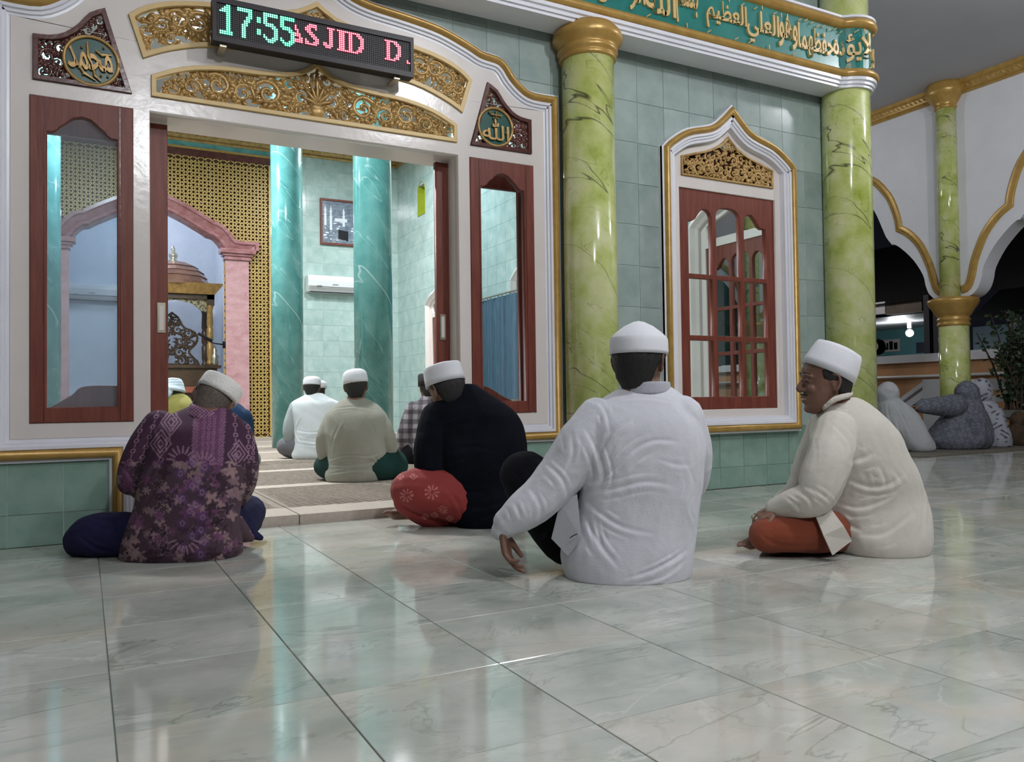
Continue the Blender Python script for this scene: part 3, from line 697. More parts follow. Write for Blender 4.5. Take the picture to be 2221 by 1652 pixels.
def verse(words, x0, x1):
    tot = sum(max(2, len(w_)) for w_ in words); x = x1
    for n_, w_ in enumerate(words):
        L = (x1-x0)*max(2, len(w_))/tot
        put_text(shape_ar(w_), x-L*.97, x+L*.02, 2.925+(.02 if n_ % 2 else 0), 3.135+(.01 if n_ % 3 else .03), bend, 'word', MT['goldflat'], gp_, depth=.016, bold=.016)
        mm = M(); rs = random.Random(n_+int(x*100))
        for q in range(max(2, len(w_))):
            xa = x-L+L*(q+.5)/max(2, len(w_)); za = 3.165+rs.uniform(-.012, .012) if rs.random() < .72 else 2.918
            pts = np.array([[xa-.016, -.006, za-.010], [xa+.016, -.006, za+.012]])
            if rs.random() < .3: pts = np.array([[xa, -.006, za+.016], [xa+.002, -.006, za-.012]])
            o3 = bend(pts[:, 0], pts[:, 1], pts[:, 2]); mm.tube([tuple(o3[0]), tuple(o3[1])], [.0045, .0035], 5)
        mm.build('vowel_marks', MT['goldflat'], gp_, kind='stuff')
        x -= L
verse(['ولا', 'يؤده', 'حفظهما', 'وهو', 'العلي', 'العظيم'], 3.46, 5.02)
verse(['بسم', 'الله', 'الرحمن', 'الرحيم'], 2.27, 3.40)
# ------------------------------------------------------------------ veranda ceiling
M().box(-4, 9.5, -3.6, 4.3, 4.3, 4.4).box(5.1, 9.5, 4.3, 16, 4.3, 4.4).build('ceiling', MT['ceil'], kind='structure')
# ------------------------------------------------------------------ LED sign
def led_sign():
    Y = 3.93; x0, x1 = at(461, 50, Y).x, at(897, 120, Y).x; z1 = (at(461, 0, Y).z+at(897, 76, Y).z)/2+.002; z0 = (at(462, 93, Y).z+at(897, 163, Y).z)/2
    t = empty('led_sign', ((x0+x1)/2, 4.0, z0), 'long black LED sign above the doorway showing green time and red letters', 'sign')
    bx = M().box(x0, x1, Y+.006, Y+.065, z0, z1); bevel_obj(bx.build('case', MT['black'], t), .003)
    fr = .026; bz = M()
    bz.box(x0, x1, Y-.004, Y+.006, z0, z0+fr).box(x0, x1, Y-.004, Y+.006, z1-fr, z1).box(x0, x0+.018, Y-.004, Y+.006, z0+fr, z1-fr).box(x1-.018, x1, Y-.004, Y+.006, z0+fr, z1-fr)
    bz.build('bezel', mk('dark_bezel', (.028, .022, .026), rough=.4, spec=.3), t)
    a0, a1, b0, b1 = x0+.02, x1-.02, z0+fr+.002, z1-fr-.002; NC, NR = 96, 16
    G = [['01100', '11100', '01100', '01100', '01100', '01100', '01100', '01100', '01100', '01100', '01100', '01100', '01100', '11110', '11110']]
    g1 = ['000110', '001110', '011110', '111110', '000110', '000110', '000110', '000110', '000110', '000110', '000110', '000110', '000110', '111111', '111111']
    g7 = ['1111111', '1111111', '0000011', '0000011', '0000111', '0000110', '0001110', '0001100', '0011100', '0011000', '0011000', '0011000', '0011000', '0011000', '0011000']
    gc = ['000', '000', '000', '110', '110', '110', '000', '000', '000', '110', '110', '110', '000', '000', '000']
    g5 = ['1111111', '1111111', '1100000', '1100000', '1100000', '1111100', '0111110', '0000111', '0000011', '0000011', '0000011', '1000011', '1100111', '0111110', '0011100']
    rS = ['0011110', '0111110', '1110010', '1110000', '0111000', '0011100', '0001110', '0000111', '1000011', '1100111', '1111110']
    rJ = ['001111', '000110', '000110', '000110', '000110', '000110', '000110', '000110', '110110', '111110', '011100']
    rI = ['11111', '01110', '01110', '01110', '01110', '01110', '01110', '01110', '01110', '01110', '11111']
    rD = ['1111111000', '0110011100', '0110001110', '0110000110', '0110000110', '0110000110', '0110000110', '0110001110', '0110001100', '0110011100', '1111110000']
    rA = ['0000', '0000', '1000', '1000', '1100', '0100', '1110', '1110', '0011', '1111', '1111']
    on = {}
    def put(bm_, c, r, col):
        for j, row in enumerate(bm_):
            for i, ch in enumerate(row):
                if ch == '1' and 0 <= r+j < 16 and c+i < 96: on[(c+i, r+j)] = col
    put(g1, 1, 0, 'g'); put(g7, 9, 0, 'g'); put(gc, 18, 0, 'g'); put(g5, 21, 0, 'g'); put(g5, 29, 0, 'g')
    put(rA, 36, 1, 'r'); put(rS, 41, 1, 'r'); put(rJ, 50, 1, 'r'); put(rI, 57, 1, 'r'); put(rD, 62, 1, 'r'); put(rD, 82, 1, 'r'); on[(94, 11)] = on[(95, 11)] = on[(94, 10)] = 'r'
    ms = {'o': M(), 'g': M(), 'r': M(), 'gc': M(), 'rc': M()}
    for i in range(NC):
        for j in range(NR):
            x = a0+(i+.5)*(a1-a0)/NC; z = b1-(j+.5)*(b1-b0)/NR; k = on.get((i, j), 'o')
            R = .0016 if k == 'o' else .0052; y = Y-.001
            q = [(x+R*cos(a*pi/3), y, z+R*sin(a*pi/3)) for a in range(6)]; ms[k].add(q, [(0, 1, 2, 3, 4, 5)])
            if k != 'o':
                R *= .62; q = [(x+R*cos(a*pi/3), y-.0006, z+R*sin(a*pi/3)) for a in range(6)]; ms[k+'c'].add(q, [(0, 1, 2, 3, 4, 5)])
    ms['o'].build('unlit_diodes', mk('unlit_diode', (.42, .36, .38), rough=.4), t, kind='stuff')
    ms['g'].build('green_diodes', emis('green_diode', (.0, .62, .32), 1.6), t, kind='stuff')
    ms['r'].build('red_diodes', emis('red_diode', (.85, .01, .10), 1.5), t, kind='stuff')
    ms['gc'].build('green_diode_cores', emis('green_diode_core', (.62, 1, .86), 1.8), t, kind='stuff')
    ms['rc'].build('red_diode_cores', emis('red_diode_core', (1, .75, .75), 1.6), t, kind='stuff')
    for xb_ in (x0+.035, x1-.10): M().box(xb_, xb_+.03, Y+.02, 4.07, z0-.014, z0).build('mounting_bracket', MT['metal'], t)
led_sign()
# ------------------------------------------------------------------ prayer hall
YB = 14.0; MC = .93
M().box(-3.4, 5.1, 4.24, YB+.1, -.1, .03).build('floor', MT['carpetb'], kind='structure')['label'] = 'hall floor'
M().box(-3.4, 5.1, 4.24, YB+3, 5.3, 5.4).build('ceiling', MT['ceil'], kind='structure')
M().box(-3.5, -3.4, 4.24, YB, 0, 5.3).build('wall_left', MT['tile_in'], kind='structure')
mo = fillet([(1.35, 3.13), (1.23, 3.17), (1.12, 3.30), (1.02, 3.40), (.90, 3.43), (.86, 3.40)], 3)[:-1]+fillet([(.86, 3.40), (.72, 3.50), (.5, 3.62), (.25, 3.73), (0, 3.80)], 3)
MIH = [(MC+1.13, 0), (MC+1.13, 3.12)]+mirror(mo, MC)+[(MC-1.13, 3.12), (MC-1.13, 0)]
wb_out = [(-3.4, 0)]+MIH[::-1]+[(5.1, 0), (5.1, 5.3), (-3.4, 5.3)]
wb = plate('wall_back', wb_out, [], YB, YB+.14, MT['grout_in'], kind='structure')
tile_wall(wb, 'y', YB, 2.86, 5.1, .05, 4.99, .282, .272, 2.86, .05, MT['tile_in'])
M().box(-3.4, 2.86, YB-.02, YB, 4.80, 5.0).build('lintel_strip', MT['teal'], wb)
sr = empty('trim_3', (2, YB-.05, 5.0), 'gilded cornice under the hall ceiling, across the back wall', 'cornice', kind='structure')
for x0, x1 in ((-3.4, 5.1),):
    sweep('cornice_bead', [(x0, 5.0), (x1, 5.0)], [(-.11, 0), (-.11, .03), (-.08, .045), (-.06, .03), (-.05, .03), (-.05, .04), (.12, .10), (.15, .11), (.17, .14), (.40, .14)], YB, MT['goldc'], sr)
mm = M(); rs = random.Random(3)
for i in range(150):
    x = -3+i*.054; a = rs.uniform(0, 6)
    mm.tube([(x, YB-.075, 5.00+rs.uniform(-.02, .02)), (x+.04*cos(a), YB-.11, 5.03+.03*sin(a)), (x+.07*cos(a), YB-.09, 5.04+.04*sin(a))], [.015, .02, .005], 5)
mm.build('cornice_carving', MT['goldc'], sr, kind='stuff')
sr2 = empty('trim_4', (5.05, 10, 5.0), 'gilded cornice under the hall ceiling, along the right side wall', 'cornice', kind='structure')
sweep('cornice_bead', [(4.3, 5.0), (YB, 5.0)], [(-.11, 0), (-.11, .03), (-.08, .045), (-.06, .03), (-.05, .04), (.12, .10), (.17, .14), (.40, .14)], 5.1, MT['goldc'], sr2, axis='x')
# lattice
lat = empty('lattice_screen', (MC, YB-.02, 0), 'gold lattice screen of interlaced rings covering the wall around the pink arch', 'screen')
plate('backing', [(-2.0, .05)]+[(a, max(z, .05)) for a, z in MIH[::-1]]+[(2.83, .05), (2.83, 4.80), (-2.0, 4.80)], [], YB-.012, YB-.002, MT['lattb'], lat)
mm = M(); Q0 = .0585; R0 = Q0; NS = 12; wdt = .0105
mo_out = shrink(MIH, -.04)
for i in range(int((2.80+1.9)/Q0)):
    for j in range(int(4.62/Q0)):
        if (i+j) % 2: continue
        cx = -1.9+(i+.5)*Q0; cz = .06+(j+.5)*Q0
        if inside((cx, cz), mo_out) or cx > 2.77 or not seen((cx, YB, cz), 30): continue
        V = []
        for k in range(NS):
            a = 2*pi*(k+.5)/NS
            for rr in (R0-wdt, R0+wdt): V.append((cx+rr*cos(a), YB-.035, cz+rr*sin(a)))
        mm.add(V, [(2*k, 2*((k+1) % NS), 2*((k+1) % NS)+1, 2*k+1) for k in range(NS)])
mm.build('ring_lattice', MT['latt'], lat, kind='stuff')
M().box(-2, 2.85, YB-.05, YB-.01, 4.65, 4.765).build('top_rail', MT['woodd'], lat)
M().box(-2, 2.95, YB-.06, YB, 4.765, 4.80).build('gold_rail', MT['gold'], lat)
M().box(2.78, 2.83, YB-.05, YB-.01, .05, 4.66).build('side_rail', MT['latt'], lat)
# mihrab surround
mh = empty('mihrab_arch', (MC, YB-.1, 0), 'pink marbled arch with pilasters around the white prayer niche', 'arch')
for s in (1, -1):
    a, b = sorted((MC+s*1.13, MC+s*1.50))
    M().box(a, b, YB-.14, YB+.04, .05, 3.0).build('pilaster', MT['pink'], mh)
    a, b = sorted((MC+s*1.06, MC+s*1.58)); c2 = M()
    c2.box(a+.05, b-.05, YB-.18, YB+.04, 2.98, 3.04).box(a+.02, b-.02, YB-.21, YB+.04, 3.04, 3.08).box(a-.02, b+.02, YB-.25, YB+.04, 3.08, 3.15)
    c2.build('capital', MT['pinkd'], mh)
ar = mirror([(1.53, 3.15)]+fillet([(1.53, 3.17), (1.33, 3.17), (1.20, 3.22), (1.10, 3.35), (1.0, 3.44), (.90, 3.47)], 4)+fillet([(.86, 3.50), (.72, 3.58), (.5, 3.70), (.25, 3.81), (0, 3.88)], 4), MC)
sweep('archivolt', clean(ar), [(.12, -.14), (.10, .08), (.08, .12), (.04, .13), (.02, .10), (-.02, .12), (-.06, .14), (-.08, .17), (-.13, .17), (-.14, .12), (-.145, 0)], YB, MT['pinkd'], mh)
# niche
nc = M(); x0, x1, y0, y1 = MC-1.35, MC+1.35, YB+.14, YB+2.7
nc.box(x0-.1, x0, y0, y1, 0, 5).box(x1, x1+.1, y0, y1, 0, 5).box(x0, x1, y1, y1+.1, 0, 5).box(x0, x1, y0, y1, 4.9, 5)
nc.build('wall_niche', MT['wall_in'], kind='structure')
M().box(x0, x1, YB+.1, y1, -.1, .05).build('floor', MT['fgrout'], kind='structure')
# right side wall with windows
WR = [5.30, 8.9, 11.95]
holes = []
for c in WR: holes.append(ccw(clean(shrink(winpath(c), .03, True))))
nch = [(12.62, 3.78), (12.95, 3.78), (12.95, 4.20), (12.92, 4.28), (12.86, 4.33), (12.785, 4.36), (12.71, 4.33), (12.65, 4.28), (12.62, 4.20)]
sw = plate('wall_right', [(4.24, 0), (YB, 0), (YB, 5.3), (4.24, 5.3)], holes+[nch], 5.1, 5.24, MT['grout_in'], axis='x', kind='structure')
tile_wall(sw, 'x', 5.1, 4.3, YB, .05, 4.99, .282, .272, .13, .05, MT['tile_in'], [ccw(clean(shrink(winpath(c), .02, True))) for c in WR]+[nch])
for c in WR:
    nine_window(c, 0, {5.30: 'nine-pane side window seen through the front window glass', 8.9: 'side window with cream pointed head behind the right sidelight', 11.95: 'brown side window in a cream pointed frame, far right inside the hall'}[c], 'x', 5.13, name='window_%d' % (4+WR.index(c)))
    f = sweep('window_surround', winpath(c), [(-.02, 0), (-.02, .05), (.03, .07), (.06, .04), (.09, .02), (.10, -.1)], 5.09, MT['cream'], sw, True, axis='x')
nb = M(); nb.add([(5.21, a, z) for a, z in nch], [tuple(range(len(nch)))]); nb.build('arched_recess', MT['limein'], sw)
sweep('recess_reveal', nch, [(-.0, .004), (.002, -.12)], 5.09, MT['limein'], sw, True, axis='x')
cu = M(); n = 90
for i in range(n+1):
    y = 7.6+3.1*i/n; x = 5.00+.022*sin(i*1.9)+.01*sin(i*.7)
    cu.v += [(x, y, .62), (x+.01*sin(i), y, 1.3), (x, y, 2.02+.012*cos(i*1.9))]
for i in range(n):
    for k in range(2): cu.f.append((i*3+k, (i+1)*3+k, (i+1)*3+k+1, i*3+k+1))
t = empty('curtain', (5.0, 9.1, .62), 'slate blue pleated curtain hung across the side window, behind the right sidelight', 'curtain')
cu.build('cloth', MT['curtain'], t, True); M().tube([(4.99, 7.5, 2.04), (4.99, 10.8, 2.04)], .012).build('rod', MT['metal'], t)
# hall columns
for x, y, lab in ((2.26, 10.25, 'turquoise marbled column standing right of the gold lattice screen'), (2.625, 7.95, 'turquoise marbled column standing in front of the wall picture'), (-.42, 10.25, 'turquoise marbled column seen through the left sidelight')):
    t = empty('column', (x, y, .03), lab, 'column'); r = .195
    M().lathe((x, y, 0), [(r, .03), (r, 5.3)], 56).build('shaft', MT['teal'], t, True)
# ceiling beam
M().box(2.02, 2.35, 10.5, YB, 5.05, 5.3).build('beam', MT['ceil'], None, label='grey painted beam end under the hall ceiling, left of the front turquoise column', cat='beam')
# carpets
row0 = [4.075, 5.45, 6.72, 8.0, 9.3, 10.6, 11.9, 13.2]
for k in range(len(row0)-1):
    ya, yb = row0[k], row0[k+1]-.01; xs = (-3.3, .955, 5.0) if k else (CX0-D, .955, CX0+D)
    for i in range(2):
        xa, xb = xs[i], xs[i+1]-.006
        rowname = ['nearest the doorway', 'second from the doorway', 'third from the doorway', 'fourth from the doorway', 'fifth from the doorway', 'sixth from the doorway', 'last before the pink arch'][k]
        t = empty('prayer_carpet', ((xa+xb)/2, ya, .03), 'brown ribbed prayer carpet with beige border, row %s, %s side' % (rowname, ('left', 'right')[i]), 'carpet', 'prayer carpets in rows')
        bw = .17 if k else .30
        M().box(xa, xb, ya, ya+bw, .028 if k else .0, .050).build('border', MT['carpetb'], t)
        f = M(); f.box(xa, xb, ya+bw, yb, .028, .049)
        if k < 3:
            ny = int((yb-ya-bw)/.03)
            for q in range(ny):
                y = ya+bw+.015+q*.03; nx = int((xb-xa)/.085)
                for p in range(nx):
                    x = xa+.02+p*.085+(.042 if q % 2 else 0)
                    if x+.06 < xb and seen((x, y, .05), 10): f.add([(x, y-.005, .0495), (x+.062, y+.003, .0495), (x+.062, y+.011, .0495), (x, y+.003, .0495), (x+.01, y, .053), (x+.052, y+.006, .053)], [(0, 1, 5, 4), (1, 2, 5), (2, 3, 4, 5), (3, 0, 4)])
        f.build('field', MT['carpet'], t)
# picture
px0, px1, pz0, pz1 = 3.66, 4.62, 3.38, 4.19
t = empty('framed_picture', (4.1, YB-.03, 3.38), 'framed black and white picture of minarets, half behind the front turquoise column', 'picture')
fr = M(); w_ = .035
fr.box(px0, px1, YB-.06, YB-.01, pz0, pz0+w_).box(px0, px1, YB-.06, YB-.01, pz1-w_, pz1).box(px0, px0+w_, YB-.06, YB-.01, pz0+w_, pz1-w_).box(px1-w_, px1, YB-.06, YB-.01, pz0+w_, pz1-w_); fr.build('frame', MT['wood'], t)
prt = M().box(px0+w_, px1-w_, YB-.035, YB-.015, pz0+w_, pz1-w_).build('print', mk('print_ground', (.10, .13, .19), (.26, .32, .38), 9, .3, detail=10, stretch=(1, 1, 2.5)), t)
pr = M()
def minaret(x, z, h):
    for a, b, w2 in ((0, .55, .020), (.55, .58, .032), (.58, .80, .016), (.80, .83, .026), (.83, .93, .012), (.93, 1, .006)): pr.box(x-w2, x+w2, YB-.0365, YB-.035, z+a*h, z+b*h)
pw_ = mk('print_white', (.75, .80, .86), rough=.3)
for q_ in ((3.75, 3.72, .34), (3.85, 3.64, .42), (4.08, 3.72, .32), (4.42, 3.7, .35)): pr = M(); minaret(*q_); pr.build('printed_minaret', pw_, prt, kind='stuff')
pr = M()
rs = random.Random(4)
for i in range(46):
    x = rs.uniform(3.70, 4.5); z = rs.uniform(3.43, 3.80)*(1) ; pr.box(x, x+rs.uniform(.01, .06), YB-.0362, YB-.035, z, z+rs.uniform(.006, .03))
pr.box(3.92, 4.14, YB-.0362, YB-.035, 3.80, 3.86)
pr.build('pale_buildings', pw_, prt, kind='stuff')
M().add([(3.98, YB-.037, 3.50), (4.16, YB-.037, 3.46), (4.16, YB-.037, 3.64), (3.98, YB-.037, 3.66)], [(0, 1, 2, 3)]).build('dark_block', MT['black'], prt)
# ceiling lamp of the hall
for lx, ly, lb in ((1.12, 10.25, 'glowing ceiling lamp of the hall, seen through the carved fanlight'),):
    t = empty('ceiling_lamp', (lx, ly, 5.3), lb, 'lamp'); M().lathe((lx, ly, 0), [(.09, 5.3), (.09, 5.22), (.05, 5.2)][::-1], 16).build('base', MT['plastic'], t); M().ball((lx, ly, 5.12), .11, 16).build('globe', emis('lamp_globe', (1, 1, 1), 14), t, True)
# air conditioners
def ac(x0, x1, z0, z1, y, lab):
    t = empty('air_conditioner', ((x0+x1)/2, y, z0), lab, 'air conditioner'); h = z1-z0
    m_ = M(); sec = [(0, 0), (-.13, 0), (-.20, .10*h/.3), (-.215, .2*h/.3), (-.205, h-.03), (-.17, h), (0, h)]
    for x in (x0, x1): m_.v += [(x, y+a, z0+b) for a, b in sec]
    k = len(sec); m_.f = [(i, (i+1) % k, k+(i+1) % k, k+i) for i in range(k)]+[tuple(range(k))[::-1], tuple(range(k, 2*k))]
    bevel_obj(m_.build('housing', MT['plastic'], t), .012, 2)
    g = M().box(x0+.04, x1-.04, y-.172, y-.12, z0-.004, z0+.006).box(x0+.02, x1-.02, y-.217, y-.205, z0+.085, z0+.09).build('air_slot', MT['black'], t)
    gp = mk('grey_print', (.45, .46, .47))
    for q_ in (((x0+x1)/2-.05, (x0+x1)/2+.05, .13, .145), (x0+.15, x0+.24, .10, .112)): M().box(q_[0], q_[1], y-.2185, y-.21, z0+q_[2], z0+q_[3]).build('marking', gp, t)
ac(3.40, 4.35, 2.52, 2.81, YB, 'white wall air conditioner between the two turquoise columns')
ac(MC-1.25, MC-.35, 2.52, 2.83, y1, 'white wall air conditioner inside the niche, seen through left sidelight')
# pulpit in the niche
YP = YB+1.0
def pulpit():
    c = 1.37
    t = empty('pulpit', (c, YP, .05), 'dark wooden pulpit with ribbed dome and pierced back panel inside the niche', 'pulpit')
    M().box(c-.66, c+.66, YP-.35, YP+.45, .05, 1.22).box(c-.72, c+.72, YP-.40, YP+.5, 1.22, 1.27).build('base_cabinet', MT['minw'], t)
    M().box(c-.66, c+.35, YP-.43, YP-.35, .80, .90).build('step_rail', mk('red_varnish', (.30, .09, .05), rough=.3), t)
    for sx in (-1, 1):
        for dy in (-.3, .38):
            x = c+sx*.55; z = 1.27; pf = [(.05, 0), (.06, .05), (.035, .09), (.05, .14), (.055, .35), (.035, .40), (.055, .44), (.055, .62), (.04, .66), (.055, .70), (.045, .95), (.06, 1.0), (.06, 1.1)]
            M().lathe((x, YP+dy, z), pf, 14).build('post', MT['minw'] if dy > 0 else MT['goldc'], t, True)
    M().box(c-.62, c-.50, YP-.36, YP+.45, 2.30, 2.48).box(c+.50, c+.62, YP-.36, YP+.45, 2.30, 2.48).box(c-.62, c+.62, YP-.36, YP-.30, 2.40, 2.50).build('canopy_beam', MT['minw'], t)
    m_ = M(); ra = [(-.70, 2.62), (-.66, 2.50), (.66, 2.50), (.70, 2.62)]
    m_.add([(c-.62, YP-.42, 2.48), (c+.62, YP-.42, 2.48), (c+.62, YP+.5, 2.48), (c-.62, YP+.5, 2.48), (c-.76, YP-.52, 2.66), (c+.76, YP-.52, 2.66), (c+.76, YP+.6, 2.66), (c-.76, YP+.6, 2.66)], [(0, 1, 5, 4), (1, 2, 6, 5), (2, 3, 7, 6), (3, 0, 4, 7), (4, 5, 6, 7)])
    m_.build('cornice', MT['goldc'], t)
    m_ = M().lathe((c, YP+.05, 0), [(.62, 2.64), (.62, 2.70), (.60, 2.70), (.55, 2.80), (.57, 2.80), (.50, 2.89), (.52, 2.89), (.40, 2.98), (.42, 2.98), (.24, 3.06), (.10, 3.08)], 8); m_.build('dome', MT['minr'], t)
    M().lathe((c, YP+.05, 0), [(.06, 3.06), (.09, 3.09), (.05, 3.12), (.075, 3.17), (.075, 3.21), (.03, 3.26), (.04, 3.30), (.008, 3.36)], 14).build('finial', MT['metal'], t, True)
    arch = [(c-.50, 2.40), (c-.50, 2.18), (c-.42, 2.20), (c-.25, 2.33), (c, 2.38), (c+.25, 2.33), (c+.42, 2.20), (c+.50, 2.18), (c+.50, 2.40)]
    sd = [(c+s*q, z, .05, s, 1) for q, z in ((.44, 2.28), (.34, 2.34), (.22, 2.37)) for s in (1, -1)]
    plate('valance', ccw(arch), [], YP-.31, YP-.29, mk('pierced_wood', (.09, .07, .03), (.40, .36, .22), 26, .4, lo=.47, hi=.53), t)
    # pierced back panel: outline ring and scrolls
    half = [(.46, 1.29), (.44, 1.36), (.33, 1.48), (.30, 1.55), (.40, 1.66), (.44, 1.78), (.38, 1.90), (.22, 1.97), (.16, 2.06), (.11, 2.15), (0, 2.24)]
    pl = ccw(mirror(fillet(half, 2), c-.0)); band(pl, .035, YP+.30, YP+.33, MT['minw'], 'panel_rim', t)
    sd = [(c+s*u, z, r, s*d, 1.2) for u, z, r, d in ((.32, 1.36, .08, 1), (.15, 1.37, .08, -1), (.12, 1.52, .09, 1), (.30, 1.70, .10, 1), (.14, 1.72, .09, -1), (.26, 1.86, .08, -1), (.09, 1.92, .08, 1), (.05, 2.08, .06, 1)) for s in (1, -1)]
    scrollwork(pl, sd, MT['minw'], 'panel_carving', t, YP+.33, .02, 8, wk=1.1)
    M().lathe((c+.62, YP-.36, 1.27), [(.05, 0), (.07, .05), (.05, .10), (.07, .15), (.03, .20), (.04, .26), (.008, .34)], 12).build('brass_finial', MT['metal'], t, True)
pulpit()
p = Vector((MC+1.13, YB-.02, 1.58))
t = empty('microphone', tuple(p), 'black microphone on a wall arm fixed to the pink pilaster', 'microphone')
M().lathe((0, 0, 0), [(.06, 0), (.06, .03)], 12).v
q = M(); q.tube([p+Vector((.0, 0, 0)), p+Vector((-.03, 0, 0))], [.06, .06], 12); q.build('wall_plate', MT['black'], t)
M().tube([p, p+Vector((-.18, -.02, .02)), p+Vector((-.33, -.05, .10))], [.012, .012, .012]).build('arm', MT['black'], t)
M().tube([p+Vector((-.20, -.05, .06)), p+Vector((-.42, -.06, .17))], [.018, .026]).build('capsule', MT['black'], t)
# ------------------------------------------------------------------ arcade on the right
AX = 9.15; CY0 = 5.98
au = [(.0, 1.74), (.19, 1.75), (.30, 1.83), (.35, 1.95), (.38, 2.08), (.50, 2.28), (.66, 2.45), (.76, 2.525), (.80, 2.53)]
au2 = [(.80, 2.53), (.88, 2.64), (.95, 2.80), (1.05, 3.02), (1.25, 3.30), (1.6, 3.5)]
gu = [(.12, 1.84), (.19, 1.87), (.24, 2.0), (.28, 2.17), (.40, 2.44), (.55, 2.62), (.69, 2.715)]
gu2 = [(.69, 2.715), (.71, 2.85), (.78, 3.06), (.88, 3.23), (1.1, 3.45), (1.6, 3.68)]
A1_ = fillet(au, 3)[:-1]+fillet(au2, 3); G1 = fillet(gu, 3)[:-1]+fillet(gu2, 3)
def bay(c, s, P): return [(c+s*u, z) for u, z in P]
SP_ = 3.2
cols_y = [CY0-SP_, CY0, CY0+SP_, CY0+2*SP_, CY0+3*SP_]
outl = [(cols_y[0]-1.6, 1.74)]
edge = []
for k, c in enumerate(cols_y): edge += bay(c, -1, A1_)[::-1]+bay(c, 1, A1_)
edge = clean(edge)
poly = edge+[(edge[-1][0], 4.3), (edge[0][0], 4.3)]
wa = plate('wall_arcade', ccw(poly), [], AX, AX+.24, MT['white'], axis='x', kind='structure')
GP = [(-.045, -.01), (-.045, .012), (-.03, .022), (-.012, .014), (-.004, .024), (.012, .03), (.022, .016), (.036, .024), (.048, .012), (.048, -.01)]
for k, c in enumerate(cols_y):
    for s in (-1, 1):
        path = bay(c, s, G1)
        sweep('arch_moulding', path, GP, AX, MT['gold'], wa, axis='x', smooth=True)
cor = empty('trim_5', (AX, 6, 4.1), 'gold cornice running under the veranda ceiling above the white arches', 'cornice', kind='structure')
sweep('bead', [(edge[-1][0], 4.14), (edge[0][0], 4.14)][::-1], [(-.0, 0), (0, .03), (.02, .045), (.035, .03), (.05, .03), (.10, .05), (.12, .075), (.16, .08)], AX, MT['gold'], cor, axis='x')
dn = M()
for i in range(290):
    y = edge[0][0]+i*.06
    if y > edge[-1][0]-.05: break
    dn.add([(AX-.035, y, 4.20), (AX-.05, y+.035, 4.20), (AX-.065, y+.05, 4.235), (AX-.035, y+.02, 4.235)], [(0, 1, 2, 3)])
dn.build('leaf_carving', MT['goldc'], cor, kind='stuff')
for i, c in enumerate(cols_y):
    lab = ['lime marbled arcade column with gold capitals, outside the frame to the right', 'lime marbled arcade column with gold middle and top capitals, behind the seated women', 'lime marbled arcade column hidden behind the corner of the building', 'third lime arcade column hidden behind the building corner', 'last lime arcade column hidden behind the building corner'][i]
    t = empty('column', (AX, c, 0), lab, 'column')
    M().lathe((AX, c, 0), [(.165, 0), (.165, 1.46)], 36).build('lower_shaft', MT['lime'], t, True)
    M().lathe((AX-.05, c, 0), [(.112, 1.70), (.112, 4.14)], 36).build('upper_shaft', MT['lime'], t, True)
    M().lathe((AX, c, 0), [(a*.165, z) for a, z in [(1.0, 1.41), (1.07, 1.42), (1.10, 1.44), (1.02, 1.455), (1.0, 1.465), (1.08, 1.48), (1.10, 1.50), (1.0, 1.515), (1.12, 1.54), (1.28, 1.58), (1.34, 1.60), (1.5, 1.64), (1.62, 1.67), (1.70, 1.70), (1.66, 1.735), (1.3, 1.75)]], 40).build('middle_capital', MT['gold'], t, True)
    M().lathe((AX-.05, c, 0), [(a*.112, z) for a, z in [(1.0, 4.0), (1.12, 4.01), (1.12, 4.03), (1.02, 4.045), (1.3, 4.08), (1.5, 4.12), (1.75, 4.15), (1.95, 4.18), (1.95, 4.22), (1.8, 4.27), (1.8, 4.3)]], 40).build('top_capital', MT['gold'], t, True)
# mats for the women
M().box(7.1, 9.35, 5.0, 7.0, .0, .012).build('floor_mat', mk('dark_mat', (.10, .09, .07), (.16, .14, .11), 20, .9), label='thin dark mat under the seated women', cat='mat')
# ------------------------------------------------------------------ beyond the arcade
M().box(9.45, 40, -10, 40, -.5, -.35).build('ground', mk('dark_ground', (.05, .045, .04), (.08, .07, .06), 2, .9), kind='structure')
XW = 12.0
t = empty('boundary_wall', (XW, 8, -.4), 'orange rendered boundary wall with white coping beyond the arcade', 'wall')
M().box(XW, XW+.15, 3, 14, -.4, 1.13).build('render', MT['orange'], t)
c_ = M()
for k in range(9): y = 3+k*1.25; c_ = M().box(XW-.06, XW+.2, y, y+1.24, 1.13, 1.26+(.012 if k % 2 else 0)); c_.build('coping_stone', MT['lav'], t)
M().tube([(XW-.05, 3, .90), (XW-.05, 14, .90)], .025).build('rail_pipe', MT['plastic'], t, True)
t = empty('stair_parapet', (10.6, 7.2, -.3), 'white painted stair parapet with sloping rail against the orange wall', 'parapet')
M().box(10.5, 10.75, 6.95, 7.35, -.35, .82).build('newel', MT['white'], t)
q = M()
for o1, o2 in ((0, .09), (-.12, -.07)):
    a = Vector((10.6, 7.35, .80+o1)); b = Vector((10.6, 7.95, .42+o1)); q.add([a+Vector((-.07, 0, 0)), b+Vector((-.07, 0, 0)), b+Vector((.07, 0, 0)), a+Vector((.07, 0, 0)), a+Vector((-.07, 0, o2-o1-.16)), b+Vector((-.07, 0, o2-o1-.16)), b+Vector((.07, 0, o2-o1-.16)), a+Vector((.07, 0, o2-o1-.16))], [(0, 1, 2, 3), (4, 7, 6, 5), (0, 4, 5, 1), (1, 5, 6, 2), (2, 6, 7, 3), (3, 7, 4, 0)])
q.build('sloping_rail', MT['lav'], t)
M().box(10.52, 10.7, 5.2, 6.95, .66, .80).box(10.55, 10.66, 5.2, 6.95, .50, .58).build('level_rail', MT['lav'], t)
